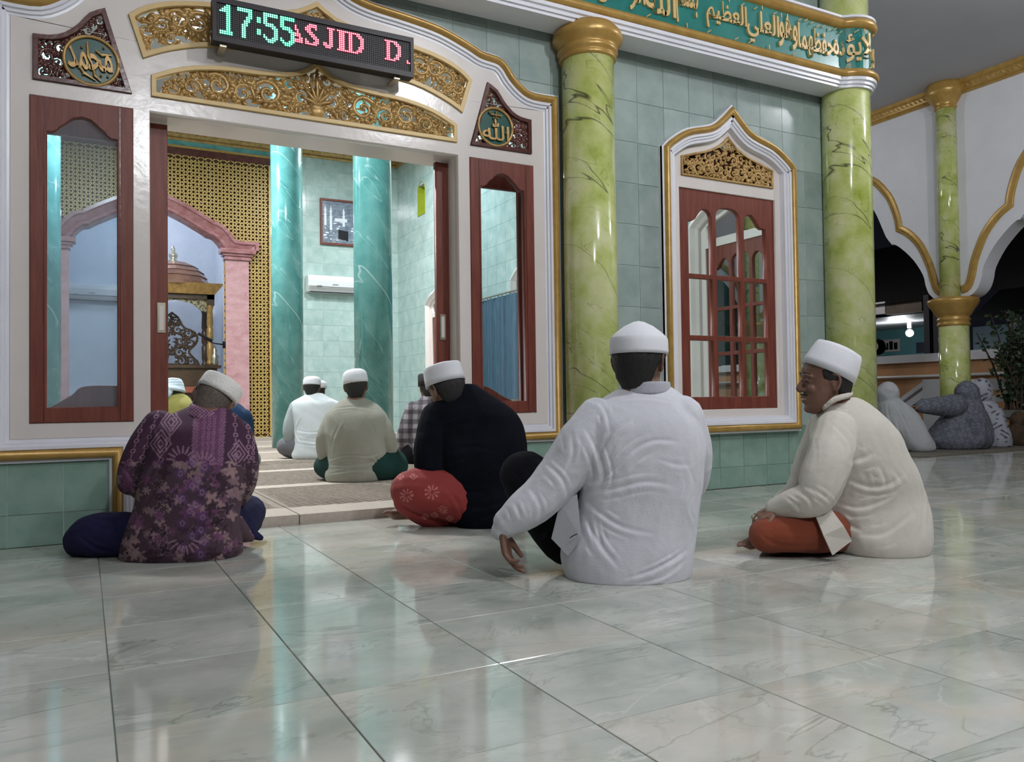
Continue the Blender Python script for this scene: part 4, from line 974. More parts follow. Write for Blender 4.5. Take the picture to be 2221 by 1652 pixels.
# neighbouring house
H = 19.0
def yx(px, X): return atx(px, 720, X).y
t = empty('neighbour_house', (H, 13, -.4), 'turquoise neighbouring house with a lit porch beyond the boundary wall', 'house')
tq = mk('turquoise_render', (.12, .34, .37), (.16, .40, .43), 2, .8)
M().box(H, H+.2, yx(2030, H), 22, -.4, 3.2).build('wall', tq, t)
ya, yb = yx(2004, 14.3), 18
z0, z1 = atx(1960, 683, 14.3).z, atx(1960, 713, H).z
M().add([(14.3, ya, z0), (14.3, yb, z0), (H, yb+4, z1), (H, ya*H/14.3*.98, z1)], [(0, 1, 2, 3)]).build('awning', mk('metal_sheet', (.5, .5, .52), rough=.45, metal=.1, bump=.2, bscale=5, stretch=(1, 14, 1)), t)
va, vb = yx(1917, H), yx(1951, H); zv0, zv1 = atx(1935, 762, H).z, atx(1935, 736, H).z
M().box(H-.03, H, vb, va, zv0, zv1).build('vent_panel', MT['cream'], t)
for k in range(3):
    w_ = (va-vb); y = vb+w_*(.10+.29*k); M().box(H-.05, H-.03, y, y+w_*.2, zv0+(zv1-zv0)*.15, zv0+(zv1-zv0)*(.85 if k == 1 else .72)).build('vent_opening', MT['black'], t)
M().box(H-.03, H, yx(2012, H), yx(1988, H), atx(2000, 765, H).z, atx(2000, 742, H).z).build('window', mk('dim_pane', (.07, .08, .10), rough=.2), t)
M().box(13.9, 14.0, yx(1928, 14), yx(1880, 14), atx(1910, 682, 14).z, atx(1910, 656, 14).z).build('white_board', MT['lav'], t)
M().box(13.9, 14.1, yx(2008, 14), yx(1930, 14), atx(1960, 680, 14).z, atx(1960, 657, 14).z).build('fascia', mk('weathered_fascia', (.16, .13, .11), (.25, .21, .17), 2, .8), t)
zr = atx(1950, 656, 13.8).z
M().add([(13.8, 4, zr), (13.8, 24, zr), (21, 30, zr+2.6), (21, 4, zr+2.6)], [(0, 1, 2, 3)]).build('roof', mk('dark_roof', (.012, .012, .014), rough=.9), t)
for px in (2004, 2024): M().box(13.2, 13.35, yx(px+12, 13.2), yx(px, 13.2), -.4, zr).build('post', mk('dark_blue_post', (.01, .015, .03), rough=.6), t)
lc = atx(1973, 722, 16.5)
lp = empty('porch_lamp', tuple(lc), 'glowing round porch lamp under the metal awning of the turquoise house', 'lamp')
M().ball(tuple(lc), .085, 16).build('bulb', emis('lamp_glow', (1, 1, 1), 6), lp, True)
M().lathe((lc.x, lc.y, lc.z+.11), [(.05, 0), (.05, .16)], 10).build('holder', MT['plastic'], lp)
bulb('porch_light', (lc.x-.4, lc.y, lc.z-.15), .12, 45, (.92, .97, 1))
pc = atx(1903, 752, 13.5)
t = empty('loudspeaker', tuple(pc), 'round black horn loudspeaker beyond the wall, beside the corner column', 'loudspeaker')
M().ball(tuple(pc), .16, 16, sz=1).build('housing', MT['black'], t, True); M().tube([pc+Vector((-.15, -.03, 0)), pc+Vector((-.17, -.035, 0))], [.10, .10], 16).build('grille', MT['metal'], t)
t = empty('distant_building', (22, 6, -.4), 'dim grey building with low roof behind the potted shrub', 'building')
M().box(18.6, 18.8, 2, yx(2110, 18.6), -.4, atx(2160, 705, 18.6).z).build('wall', mk('dim_grey_render', (.14, .2, .23), rough=.9), t)
M().add([(17.5, 2, atx(2160, 690, 17.5).z), (17.5, yx(2100, 17.5), atx(2160, 690, 17.5).z), (20, yx(2100, 17.5), 3.8), (20, 2, 3.8)], [(0, 1, 2, 3)]).build('roof', mk('dark_roof_sheet', (.05, .05, .055), rough=.7), t)
# shrub in planter
def shrub():
    b = atx(2190, 940, 10.3); b.z = -.3
    t = empty('potted_shrub', tuple(b), 'dark leafy shrub in an orange planter, right of the arcade column', 'shrub')
    M().box(b.x-.5, b.x+.5, b.y-.9, b.y+.25, -.35, .32).build('planter', MT['orange'], t)
    M().box(b.x-.55, b.x+.55, b.y-.95, b.y+.3, .32, .40).build('planter_rim', mk('mossy_rim', (.12, .14, .13), (.2, .22, .2), 8, .8), t)
    st = M(); lv = M(); rs = random.Random(11)
    for k in range(34):
        a = rs.uniform(0, 2*pi); sp_ = rs.uniform(.05, .5); h = rs.uniform(.6, 1.35)
        p0 = Vector((b.x+rs.uniform(-.15, .15), b.y-.2+rs.uniform(-.2, .2), .35)); p2 = p0+Vector((cos(a)*sp_*.6, sin(a)*sp_*1.2, h)); p1 = (p0+p2)/2+Vector((0, 0, .12))
        st.tube([p0, p1, p2], [.016, .012, .006], 5)
        for q in range(46):
            f = rs.uniform(.12, 1.0); pt = p0.lerp(p1, f*2) if f < .5 else p1.lerp(p2, f*2-1)
            d = Vector((rs.uniform(-1, 1), rs.uniform(-1, 1), rs.uniform(-.3, 1))).normalized(); L = rs.uniform(.05, .10); sd_ = d.cross(Vector((rs.uniform(-1, 1), rs.uniform(-1, 1), rs.uniform(-1, 1)))).normalized()*L*.3
            pt = pt+d*.02; lv.add([pt, pt+d*L*.5+sd_, pt+d*L, pt+d*L*.5-sd_], [(0, 1, 2, 3)])
    st.build('stems', mk('shrub_stem', (.06, .04, .03), rough=.9), t); lv.build('foliage', mk('shrub_leaf', (.02, .045, .02), (.06, .10, .045), 12, .5), t, kind='stuff')
shrub()
# ------------------------------------------------------------------ people: surface tools
def vx(meshes, voxel, smooth=2, shrink_=0):
    """union of closed pieces -> one skin; returns verts, faces as numpy"""
    mm = M()
    for V, F in meshes: mm.add(V, F)
    me = bpy.data.meshes.new('tmp'); me.from_pydata(mm.v, [], mm.f); me.update()
    o = bpy.data.objects.new('tmp', me); COL.objects.link(o)
    r = o.modifiers.new('r', 'REMESH'); r.mode = 'VOXEL'; r.voxel_size = voxel; r.adaptivity = 0
    bpy.context.view_layer.update()
    m2 = bpy.data.meshes.new_from_object(o.evaluated_get(bpy.context.evaluated_depsgraph_get()))
    bpy.data.objects.remove(o); bpy.data.meshes.remove(me)
    n = len(m2.vertices); a = np.zeros(n*3); m2.vertices.foreach_get('co', a); a = a.reshape(-1, 3)
    e = np.zeros(len(m2.edges)*2, int); m2.edges.foreach_get('vertices', e); e = e.reshape(-1, 2)
    for _ in range(smooth): a = lap(a, e, .5)
    return m2, a, e
def lap(a, e, k):
    n = len(a); s = np.zeros_like(a)
    for c in range(3):
        s[:, c] = np.bincount(e[:, 0], a[e[:, 1], c], n)+np.bincount(e[:, 1], a[e[:, 0], c], n)
    d = np.bincount(e[:, 0], minlength=n)+np.bincount(e[:, 1], minlength=n)
    d[d == 0] = 1
    return a+(s/d[:, None]-a)*k
def normals(me, a):
    me.vertices.foreach_set('co', a.ravel()); me.update()
    n = np.zeros(len(a)*3); me.vertices.foreach_get('normal', n); return n.reshape(-1, 3)
def ring_loft(rings):
    n = len(rings[0]); V = [p for r in rings for p in r]; F = []
    for j in range(len(rings)-1):
        for i in range(n): F.append((j*n+i, j*n+(i+1) % n, (j+1)*n+(i+1) % n, (j+1)*n+i))
    F.append(tuple(range(n-1, -1, -1))); F.append(tuple(range((len(rings)-1)*n, len(rings)*n)))
    return V, F
def smoothrows(rows, per=4):
    rows = [tuple(r)+(0,)*(5-len(r)) for r in rows]; out = []
    A = [np.array(r, float) for r in rows]
    for i in range(len(A)-1):
        p0, p1, p2, p3 = A[max(i-1, 0)], A[i], A[i+1], A[min(i+2, len(A)-1)]
        for k in range(per):
            t = k/per; out.append(.5*((2*p1)+(p2-p0)*t+(2*p0-5*p1+4*p2-p3)*t*t+(3*p1-p0-3*p2+p3)*t**3))
    out.append(A[-1]); return out
def torso(rows, d, inset=0.0, expn=2.3):
    """rows (y_px, left_px, right_px, half thickness m, depth offset m): outline as seen, thickness in depth"""
    rings = []; S = smoothrows(rows)
    for q, (y, xl, xr, th, off) in enumerate(S):
        dd = d+off; a = PD(xl, y, dd); b = PD(xr, y, dd); c = (a+b)/2
        h = max(.01, (b-a).length/2-inset); t = max(.01, th-inset)
        z = c.z
        if q == 0: z -= inset
        ring = []
        for i in range(28):
            an = 2*pi*i/28; ca, sa = cos(an), sin(an)
            ring.append(Vector((c.x, c.y, z))+RH*(h*math.copysign(abs(ca)**(2/expn), ca))+FH*(t*math.copysign(abs(sa)**(2/expn), sa)))
        rings.append(ring)
    return ring_loft(rings)
def limb(pts, inset=0.0, flat=1.0, up=None, n=14):
    """pts (px, py, depth, radius m) -> tapered rounded tube"""
    P = [PD(p[0], p[1], p[2]) for p in pts]; R = [max(.006, p[3]-inset) for p in pts]
    return limb3(P, R, flat, up, n)
def limb3(P, R, flat=1.0, up=None, n=12):
    P = [Vector(p) for p in P]
    A = [np.array((*p, r)) for p, r in zip(P, R)]; Q = []
    for i in range(len(A)-1):
        p0, p1, p2, p3 = A[max(i-1, 0)], A[i], A[i+1], A[min(i+2, len(A)-1)]
        for k in range(4):
            t = k/4; Q.append(.5*((2*p1)+(p2-p0)*t+(2*p0-5*p1+4*p2-p3)*t*t+(3*p1-p0-3*p2+p3)*t**3))
    Q.append(A[-1])
    t0 = (Vector(Q[1][:3])-Vector(Q[0][:3])).normalized(); t1 = (Vector(Q[-1][:3])-Vector(Q[-2][:3])).normalized()
    r0, r1 = Q[0][3], Q[-1][3]; s = Vector(Q[0][:3]); e = Vector(Q[-1][:3])
    pts = [s-t0*r0*.95, s-t0*r0*.7, s-t0*r0*.35]+[Vector(q[:3]) for q in Q]+[e+t1*r1*.35, e+t1*r1*.7, e+t1*r1*.95]
    rr = [r0*.3, r0*.72, r0*.94]+[q[3] for q in Q]+[r1*.94, r1*.72, r1*.3]
    mm = M().tube(pts, rr, n, flat, up); return mm.v, mm.f
def ell(c, sx, sy, sz, ax=None, n=14):
    X, Y, Z = ax if ax else (Vector((1, 0, 0)), Vector((0, 1, 0)), Vector((0, 0, 1)))
    c = Vector(c); rings = []
    for j in range(1, 8):
        f = pi*j/8; rings.append([c+X*(sx*sin(f)*cos(2*pi*i/n))+Y*(sy*sin(f)*sin(2*pi*i/n))-Z*(sz*cos(f)) for i in range(n)])
    rings = [[c-Z*sz*.98+(p-c+Z*sz)*.0+X*.0+(rings[0][i]-c).normalized()*.0 + (X*cos(2*pi*i/n)*sx*.1+Y*sin(2*pi*i/n)*sy*.1) for i, p in enumerate(rings[0])]]+rings+[[c+Z*sz*.98+X*cos(2*pi*i/n)*sx*.1+Y*sin(2*pi*i/n)*sy*.1 for i in range(n)]]
    return ring_loft(rings)
# ---- head
HROWS = [(-.116, .058, .030, .016), (-.108, .078, .010, .030), (-.09, .086, -.015, .045), (-.065, .087, -.040, .056), (-.035, .087, -.066, .064), (0, .086, -.088, .070),
         (.03, .090, -.098, .075), (.06, .088, -.098, .077), (.088, .070, -.084, .067), (.106, .040, -.055, .046), (.116, .012, -.022, .018)]
class Head:
    def __init__(s, C, yaw=0, pitch=0, lean=0, k=1.0):
        """yaw 0 faces away from the viewer, 90 picture right, -90 left; pitch>0 nods down; lean>0 tips clockwise"""
        s.C = Vector(C); s.k = k; y = radians(yaw)
        F = FH*cos(y)+RH*sin(y); U = Vector((0, 0, 1)); L = U.cross(F)
        p = radians(pitch); F, U = F*cos(p)-U*sin(p), U*cos(p)+F*sin(p)
        R = Matrix.Rotation(radians(lean), 3, FH)
        s.F, s.U, s.L = R@F, R@U, R@L
    def p(s, x, y, z): return s.C+(s.F*x+s.L*y+s.U*z)*s.k
    def ring(s, z, xf, xb, hw, grow=0, n=28):
        c = (xf+xb)/2; h = (xf-xb)/2+grow; out = []
        for i in range(n):
            a = 2*pi*i/n; ca, sa = cos(a), sin(a)
            w_ = (hw+grow)*(1-.13*max(0, ca)**2)
            out.append(s.p(c+h*ca, w_*math.copysign(abs(sa)**.92, sa), z))
        return out
    def pieces(s, face=True, ears=True):
        P = [ring_loft([s.ring(*r) for r in HROWS])]; k = s.k; ax = (s.F, s.L, s.U)
        if face:
            P.append(limb3([s.p(.080, 0, .026), s.p(.094, 0, .008), s.p(.106, 0, -.012), s.p(.101, 0, -.022)], [.007*k, .008*k, .0105*k, .009*k]))
            for q in (1, -1):
                P.append(ell(s.p(.094, q*.011, -.020), .010*k, .0075*k, .0075*k, ax, 8))
                P.append(limb3([s.p(.082, q*.010, .034), s.p(.083, q*.030, .039), s.p(.070, q*.050, .030)], [.007*k, .008*k, .006*k]))
                P.append(ell(s.p(.066, q*.036, -.018), .016*k, .017*k, .020*k, ax, 10))
                P.append(ell(s.p(.074, q*.030, .014), .0115*k, .014*k, .009*k, ax, 8))
            P.append(limb3([s.p(.072, .024, -.052), s.p(.091, .008, -.047), s.p(.091, -.008, -.047), s.p(.072, -.024, -.052)], [.004*k, .0065*k, .0065*k, .004*k]))
            P.append(limb3([s.p(.072, .022, -.062), s.p(.089, .007, -.063), s.p(.089, -.007, -.063), s.p(.072, -.022, -.062)], [.004*k, .007*k, .007*k, .004*k]))
            P.append(ell(s.p(.074, 0, -.094), .018*k, .020*k, .016*k, ax, 10))
        if ears:
            for q in (1, -1):
                e = [s.p(-.008+.017*cos(a)-.004, q*(.074+.010*(1-cos(a))*.6+.006), .004+.031*sin(a)) for a in [radians(v) for v in (-110, -70, -20, 30, 80, 130, 170)]]
                P.append(limb3([s.p(-.004, q*.070, -.024), s.p(-.012, q*.078, -.028), s.p(-.022, q*.084, -.010), s.p(-.025, q*.087, .012), s.p(-.018, q*.085, .030), s.p(-.004, q*.078, .032), s.p(.004, q*.071, .020)], [.0055*k]*7, n=8))
                P.append(ell(s.p(-.009, q*.073, .002), .015*k, .006*k, .026*k, ax, 8))
        return P
    def hair(s, mat, parent, thick=.008, front=62, low=-.068, name='hair'):
        zs = [low, low*.6, -.02, 0, .02, .045, .07, .09, .107, .116]; n = 40; rows = []
        tab = np.array(HROWS)
        def th0(z): return np.interp(z, [low, -.04, -.015, .004, .02, .05, .09], [128, 112, 106, 88, 70, front, front])
        def wob(i, z): return 1+.15*sin(i*1.7+z*90)
        V = []
        for z in zs:
            xf = np.interp(z, tab[:, 0], tab[:, 1]); xb = np.interp(z, tab[:, 0], tab[:, 2]); hw = np.interp(z, tab[:, 0], tab[:, 3])
            if z < 0: xb = -.088-z*.25; hw = .070+z*.18
            t0 = radians(th0(z)); c = (xf+xb)/2
            for g in (0, 1):
                for i in range(n+1):
                    a = t0+(2*pi-2*t0)*i/n; ed = min(1, i/3, (n-i)/3); lowf = .35 if z == low else 1
                    gr = (thick*ed*lowf*wob(i, z)*(1 if z < .03 else .15)+.001) if g else -.004
                    w_ = (hw+gr)*(1-.13*max(0, cos(a))**2)
                    V.append(s.p(c+((xf-xb)/2+gr)*cos(a), w_*sin(a), z-(.004*(1-g) if z == low else 0)))
        m1 = n+1; F = []
        for j in range(len(zs)-1):
            b0, b1 = j*2*m1, (j+1)*2*m1
            for i in range(n):
                F.append((b0+m1+i, b0+m1+i+1, b1+m1+i+1, b1+m1+i)); F.append((b0+i, b1+i, b1+i+1, b0+i+1))
        for i in range(n): F.append((i, i+1, m1+i+1, m1+i)); b = (len(zs)-1)*2*m1; F.append((b+i, b+m1+i, b+m1+i+1, b+i+1))
        for j in range(len(zs)-1):
            b0, b1 = j*2*m1, (j+1)*2*m1
            F.append((b0, b0+m1, b1+m1, b1)); F.append((b0+n, b1+n, b1+m1+n, b0+m1+n))
        mm = M().add(V, F); return mm.build(name, mat, parent, True)
    def cap(s, mat, parent, prof, z=.035, tilt=0, a=.100, b=.086, x=-.006, name='prayer_cap', roll=0, seam=True, expn=2.0, shiftx=0):
        """prof (radius factor, height) from rim to crown"""
        t = radians(tilt); Uc = s.U*cos(t)-s.F*sin(t); Fc = s.F*cos(t)+s.U*sin(t)
        if roll: R = Matrix.Rotation(radians(roll), 3, Fc); Uc = R@Uc
        Lc = Uc.cross(Fc); o = s.p(x, 0, z); n = 44; V = []
        prof = [(prof[0][0]*.93, prof[0][1]+.004)]+prof
        for r, h in prof:
            for i in range(n):
                q = 2*pi*i/n; V.append(o+(Fc*(a*r*cos(q)+shiftx*h)+Lc*(b*r*sin(q))+Uc*h)*s.k)
        F = []
        for j in range(len(prof)-1):
            for i in range(n): F.append((j*n+i, j*n+(i+1) % n, (j+1)*n+(i+1) % n, (j+1)*n+i))
        F.append(tuple(range((len(prof)-1)*n, len(prof)*n)))
        F.append(tuple(range(n-1, -1, -1)))
        o_ = M().add(V, F).build(name, mat, parent, True)
        return o_
# ---- hands and feet (world space)
def hand(W, D, N, k=1.0, thumb=1, curl=(.35, .4, .45, .5), spread=.12, tcurl=.3):
    """W wrist, D direction to the fingers, N palm side; thumb=+1/-1 side along S=DxN"""
    W = Vector(W); D = Vector(D).normalized(); N = Vector(N); N = (N-D*N.dot(D)).normalized(); S = D.cross(N)*thumb; P = []
    L = [.074, .082, .077, .062]
    for i in range(4):
        o = (1.5-i)*.0205; base = W+S*(o*.72)*k; kn = W+D*(.088-.004*abs(i-1))*k+S*o*k-N*.003*k
        P.append(limb3([base+D*.005, base.lerp(kn, .5), kn], [.0125*k, .0125*k, .0105*k], n=10))
        d = (D+S*((1.5-i)*spread)).normalized(); c = curl[i]; p = kn; pts = [p]; ang = 0
        for j, f in enumerate((.44, .31, .25)):
            ang += c*(1.0 if j == 0 else 1.15); dd = d*cos(ang)+N*sin(ang); p = p+dd*L[i]*f*k; pts.append(p)
        P.append(limb3(pts, [.0095*k, .0088*k, .0082*k, .0068*k], n=10))
    t0 = W+D*.018*k+S*.020*k; t1 = W+D*.050*k+S*.046*k+N*.010*k; t2 = t1+(D*.8+S*.45+N*tcurl)*.030*k; t3 = t2+(D*1+S*.1+N*tcurl*1.6)*.024*k
    P.append(limb3([t0, t1, t2, t3], [.014*k, .0125*k, .0105*k, .0078*k], n=10)); return P
def foot(H, D, Uf, k=1.0, side=1):
    """H heel, D towards the toes, Uf sole-to-top direction"""
    H = Vector(H); D = Vector(D).normalized(); U = Vector(Uf); U = (U-D*U.dot(D)).normalized(); S = D.cross(U)*side
    P = [limb3([H+U*.03*k, H+D*.06*k+U*.032*k, H+D*.13*k+U*.024*k, H+D*.17*k+U*.018*k], [.03*k, .033*k, .034*k, .030*k], n=14),
         limb3([H+D*.10*k+U*.018*k-S*.012, H+D*.17*k+U*.015*k-S*.016*k], [.024*k, .022*k]), limb3([H+D*.10*k+U*.018*k+S*.015*k, H+D*.175*k+U*.016*k+S*.020*k], [.024*k, .022*k])]
    for i in range(5):
        o = (2-i)*.017; l = [.045, .04, .036, .030, .024][i]; r = [.0125, .0092, .0088, .0084, .0082][i]
        b = H+D*(.178-.006*i)*k+S*o*k+U*.016*k
        P.append(limb3([b, b+D*l*.6*k+U*.003, b+D*l*k-U*.004*k], [r*k, r*k, r*.85*k], n=8))
    return P
# ---- cloth finishing
def folds(a, nr, lines, d=None):
    """lines: (polyline px, width px, amplitude m); creases displaced along the normal on the side they are traced"""
    px, py = project(a); out = np.zeros(len(a)); f = np.array(FH); rs = random.Random(len(lines))
    facing = np.clip(-(nr@f)*1.6, 0, 1); ext = []
    for pl, w_, amp in lines:
        pl = fillet(pl, 4) if len(pl) > 2 else pl; ext.append((pl, w_, amp))
        for k in (-1, 1):
            i0 = rs.uniform(.05, .4); i1 = rs.uniform(.6, .95); n = len(pl)
            sub = offset_path(pl, k*w_*rs.uniform(2.0, 3.2)); sub = sub[int(i0*n):max(int(i0*n)+2, int(i1*n))]
            if len(sub) > 1: ext.append((sub, w_*.7, amp*.45))
    for pl, w_, amp in ext:
        best = np.full(len(a), 1e9); tt = np.zeros(len(a)); sd = np.zeros(len(a)); n = len(pl)-1; w_ = w_*.62
        for i in range(n):
            x0, y0 = pl[i]; x1, y1 = pl[i+1]; dx, dy = x1-x0, y1-y0; L2 = dx*dx+dy*dy+1e-6
            t = np.clip(((px-x0)*dx+(py-y0)*dy)/L2, 0, 1); q = np.hypot(px-x0-t*dx, py-y0-t*dy)
            m_ = q < best; best[m_] = q[m_]; tt[m_] = (i+t[m_])/n; sd[m_] = np.sign((px-x0)*dy-(py-y0)*dx)[m_]
        s_ = best*sd; tp = np.sin(np.pi*np.clip(tt, 0, 1))**.9
        prof = np.where(s_ < 0, np.exp(-(s_/(2.6*w_))**2), np.exp(-(s_/(.9*w_))**2)-.75*np.exp(-((s_-1.7*w_)/(1.0*w_))**2))
        out += amp*.62*tp*prof
    return a+nr*(out*facing)[:, None]
def ripple(a, nr, amp, sc, seed=0, squash=(1, 1, 1)):
    rs = np.random.RandomState(seed); f = np.zeros(len(a)); p = a*np.array(squash)
    for o in range(3):
        for _ in range(4):
            k = rs.randn(3); k /= np.linalg.norm(k); w2 = rs.randn(3); w2 /= np.linalg.norm(w2)
            ph = rs.rand()*6.28; s_ = sc*(1.7**o)*rs.uniform(.7, 1.3)
            f += np.sin((p@k)*s_+1.6*np.sin((p@w2)*s_*.6+ph)+ph)/(1.5**o)
    f = f/5
    f = 1-np.abs(f)*1.6
    return a+nr*(f*amp)[:, None]
def garment(name, pieces, mat, parent, voxel=.006, smooth=3, lines=(), rip=(.003, 14, 1), floor=0.0, post=None, hem=None, color=None, rip2=None):
    me, a, e = vx(pieces, voxel, smooth)
    nr = normals(me, a)
    if rip: a = ripple(a, nr, *rip)
    if rip2: nr = normals(me, a); a = ripple(a, nr, *rip2)
    if lines:
        nr = normals(me, a); a = folds(a, nr, lines)
    a = lap(a, e, .35)
    if post: a = post(a)
    a[:, 2] = np.where(a[:, 2] < floor, floor+.0005+(a[:, 2]-floor)*.002, a[:, 2])
    if color is not None:
        col = color(a, normals(me, a)); at_ = me.color_attributes.new('print', 'FLOAT_COLOR', 'POINT')
        at_.data.foreach_set('color', np.concatenate([col, np.ones((len(col), 1))], 1).astype(np.float32).ravel())
    off = np.array(parent_base(parent)); me.vertices.foreach_set('co', (a-off).ravel()); me.materials.clear(); me.name = name
    return finish(name, me, mat, parent, True)
def cloth(name, c, c2=None, rough=.9, bump=.25, bscale=260, sheen=.1, coords='Object'):
    mt = mk(name, c, c2 or tuple(min(1, v*1.06) for v in c), 5, rough, bump=bump, bscale=bscale); b = mt.node_tree.nodes['Principled BSDF']
    b.inputs['Sheen Weight'].default_value = 0 if max(c) < .1 else sheen; b.inputs['Specular IOR Level'].default_value = .08 if max(c) < .03 else .25; return mt
def printcloth(name, rough=.85):
    mt = mk(name, (.5, .5, .5), None, rough=rough, bump=.25, bscale=260); nt = mt.node_tree
    n = nt.nodes.new('ShaderNodeAttribute'); n.attribute_name = 'print'; nt.links.new(n.outputs['Color'], nt.nodes['Principled BSDF'].inputs['Base Color']); return mt
CAPW = cloth('white_cap_cotton', (.72, .72, .76), bump=.15)
CAPK = cloth('embroidered_cap_cotton', (.78, .76, .72), bump=.45, bscale=110)
FLAT = [(1.0, 0), (1.01, .02), (1.0, .045), (.98, .066), (.95, .072), (.7, .079), (.3, .083), (.02, .084)]
DOME = [(1.0, 0), (1.01, .012), (1.0, .04), (.985, .052), (.96, .056), (.80, .072), (.5, .094), (.2, .108), (.02, .112)]
ROUND = [(1.0, 0), (1.01, .02), (1.0, .04), (.96, .058), (.86, .073), (.6, .084), (.3, .089), (.02, .09)]
def person(lab, base, group=None): return empty('person', base, lab, 'person', group)
def body(parent, pieces, voxel=.005, mat=None, smooth=1, name='body', floor=.0):
    me, a, e = vx(pieces, voxel, smooth)
    a[:, 2] = np.maximum(a[:, 2], floor+.001)
    off = np.array(parent_base(parent)); me.vertices.foreach_set('co', (a-off).ravel()); me.materials.clear(); me.name = name
    return finish(name, me, mat or MT['skin'], parent, True)
def neck(h, to, r=.052): return limb3([h.p(-.008, 0, -.02), h.p(-.015, 0, -.085), Vector(to), Vector(to)-Vector((0, 0, .07))], [r*.85, r*.95, r*1.15, r*1.2])
# ==================================================================  the man in the white shirt
def white_man():
    d = 2.80
    t = person('man in long white shirt and domed cap, back turned, left arm reaching down', (PD(1370, 1265, d).x, PD(1370, 1265, d).y, 0))
    rows = [(838, 1358, 1448, .055, .03), (850, 1330, 1468, .07, .03), (868, 1300, 1488, .09, .02), (890, 1272, 1508, .105, .01), (920, 1256, 1520, .12, 0), (960, 1256, 1527, .13, 0),
            (1000, 1258, 1527, .135, 0), (1050, 1262, 1522, .135, 0), (1090, 1256, 1515, .135, 0), (1140, 1240, 1508, .14, 0), (1190, 1218, 1503, .15, 0), (1235, 1224, 1497, .155, 0), (1262, 1236, 1488, .15, 0), (1275, 1250, 1470, .13, 0)]
    arm = [(1298, 912, d, .080), (1262, 965, d-.01, .088), (1222, 1022, d-.01, .082), (1180, 1072, d-.02, .074), (1135, 1108, d-.03, .066), (1102, 1132, d-.03, .050)]
    rarm = [(1478, 905, d, .075), (1500, 985, d+.05, .07), (1490, 1060, d+.14, .062), (1450, 1090, d+.28, .055)]
    lines = [([(1262, 930), (1290, 985), (1300, 1040), (1262, 1070)], 7, .010), ([(1300, 1000), (1330, 945), (1372, 915)], 8, .009), ([(1268, 1062), (1330, 1030), (1375, 985), (1420, 962), (1475, 965)], 7, .010),
             ([(1275, 1075), (1340, 1065), (1400, 1052), (1460, 1060)], 7, .006), ([(1262, 1090), (1300, 1120), (1350, 1150), (1420, 1165)], 7, .006), ([(1258, 1110), (1280, 1160), (1310, 1205), (1340, 1240)], 8, .007),
             ([(1480, 1000), (1500, 1050), (1490, 1100), (1505, 1140)], 6, .006), ([(1350, 1262), (1410, 1245), (1460, 1220), (1495, 1195)], 6, .009), ([(1380, 1272), (1440, 1255), (1485, 1225)], 5, .006),
             ([(1340, 872), (1400, 866), (1460, 876)], 4, .003), ([(1285, 1130), (1300, 1185)], 6, .006), ([(1180, 1010), (1215, 1045), (1225, 1085)], 7, .006), ([(1140, 1060), (1165, 1100), (1160, 1140)], 8, .005),
             ([(1110, 1090), (1125, 1130)], 7, .005), ([(1230, 935), (1235, 985), (1215, 1025)], 8, .005), ([(1420, 1000), (1470, 1015), (1500, 1010)], 7, .004), ([(1290, 870), (1310, 900), (1318, 940)], 6, .005)]
    sm = cloth('white_shirt_cotton', (.60, .60, .645), (.66, .66, .70))
    cuff = limb([(1108, 1126, d-.03, .046), (1088, 1150, d-.03, .034)])
    garment('shirt', [torso(rows, d), limb(arm), limb(rarm), cuff], sm, t, .0045, 4, lines, (.0035, 13, 3), rip2=(.0012, 38, 5))
    # side slit flap
    f1 = [PD(*p) for p in ((1252, 1072, d-.06), (1215, 1090, d-.02), (1196, 1168, d-.03), (1232, 1205, d-.10), (1262, 1170, d-.13))]
    fm_ = M(); k = len(f1); fm_.v = [tuple(p) for p in f1]+[tuple(p+FH*.006) for p in f1]; fm_.f = [tuple(range(k)), tuple(range(2*k-1, k-1, -1))]+[(i, k+i, k+(i+1) % k, (i+1) % k) for i in range(k)]
    fl_ = fm_.build('shirt_flap', sm, t)
    M().tube([PD(1236, 1166, d-.125), PD(1246, 1160, d-.13), PD(1252, 1158, d-.135)], .0016, 5).build('stitched_mark', MT['black'], t)
    col_ = garment('collar', [ring_loft([[PD(1400, 846-h, d+.03)+RH*(.090*cos(a)*(1-h*.003))+FH*(.088*sin(a)) for a in [2*pi*i/24 for i in range(24)]] for h in (-8, 0, 10, 18)])], cloth('grey_collar', (.42, .42, .47)), t, .005, 1, rip=None)
    # legs under a black sarong: raised left knee and folded right leg
    sar = cloth('black_patterned_sarong', (.005, .005, .007), (.014, .014, .018), bump=.4)
    leg = [limb([(1300, 1190, d+.03, .11), (1225, 1110, d+.14, .10), (1138, 1030, d+.26, .092)]), limb([(1135, 1030, d+.26, .088), (1158, 1090, d+.20, .082), (1198, 1155, d+.13, .070), (1225, 1192, d+.10, .056)]),
           limb([(1420, 1200, d+.05, .10), (1380, 1170, d+.3, .09), (1330, 1160, d+.42, .07)])]
    garment('sarong', leg, sar, t, .008, 3, [([(1120, 1000), (1160, 1050), (1190, 1110)], 8, .006), ([(1150, 985), (1195, 1040), (1225, 1090)], 7, .005)], (.006, 16, 2))
    h = Head(PD(1387, 787, d+.03), yaw=28, pitch=2, lean=0, k=1.07)
    W = PD(1092, 1148, d-.03); D = (PD(1104, 1215, d-.05)-W)
    P = [torso(rows, d, .02), limb(arm, .016), limb(rarm, .016), neck(h, PD(1398, 850, d+.03), .064)]+h.pieces()
    P += [limb3([PD(1120, 1120, d-.03), W], [.034, .027])]
    P += hand(W, D, RH*.8-FH*.2, 1.0, thumb=-1, curl=(.25, .32, .42, .5), spread=.22)
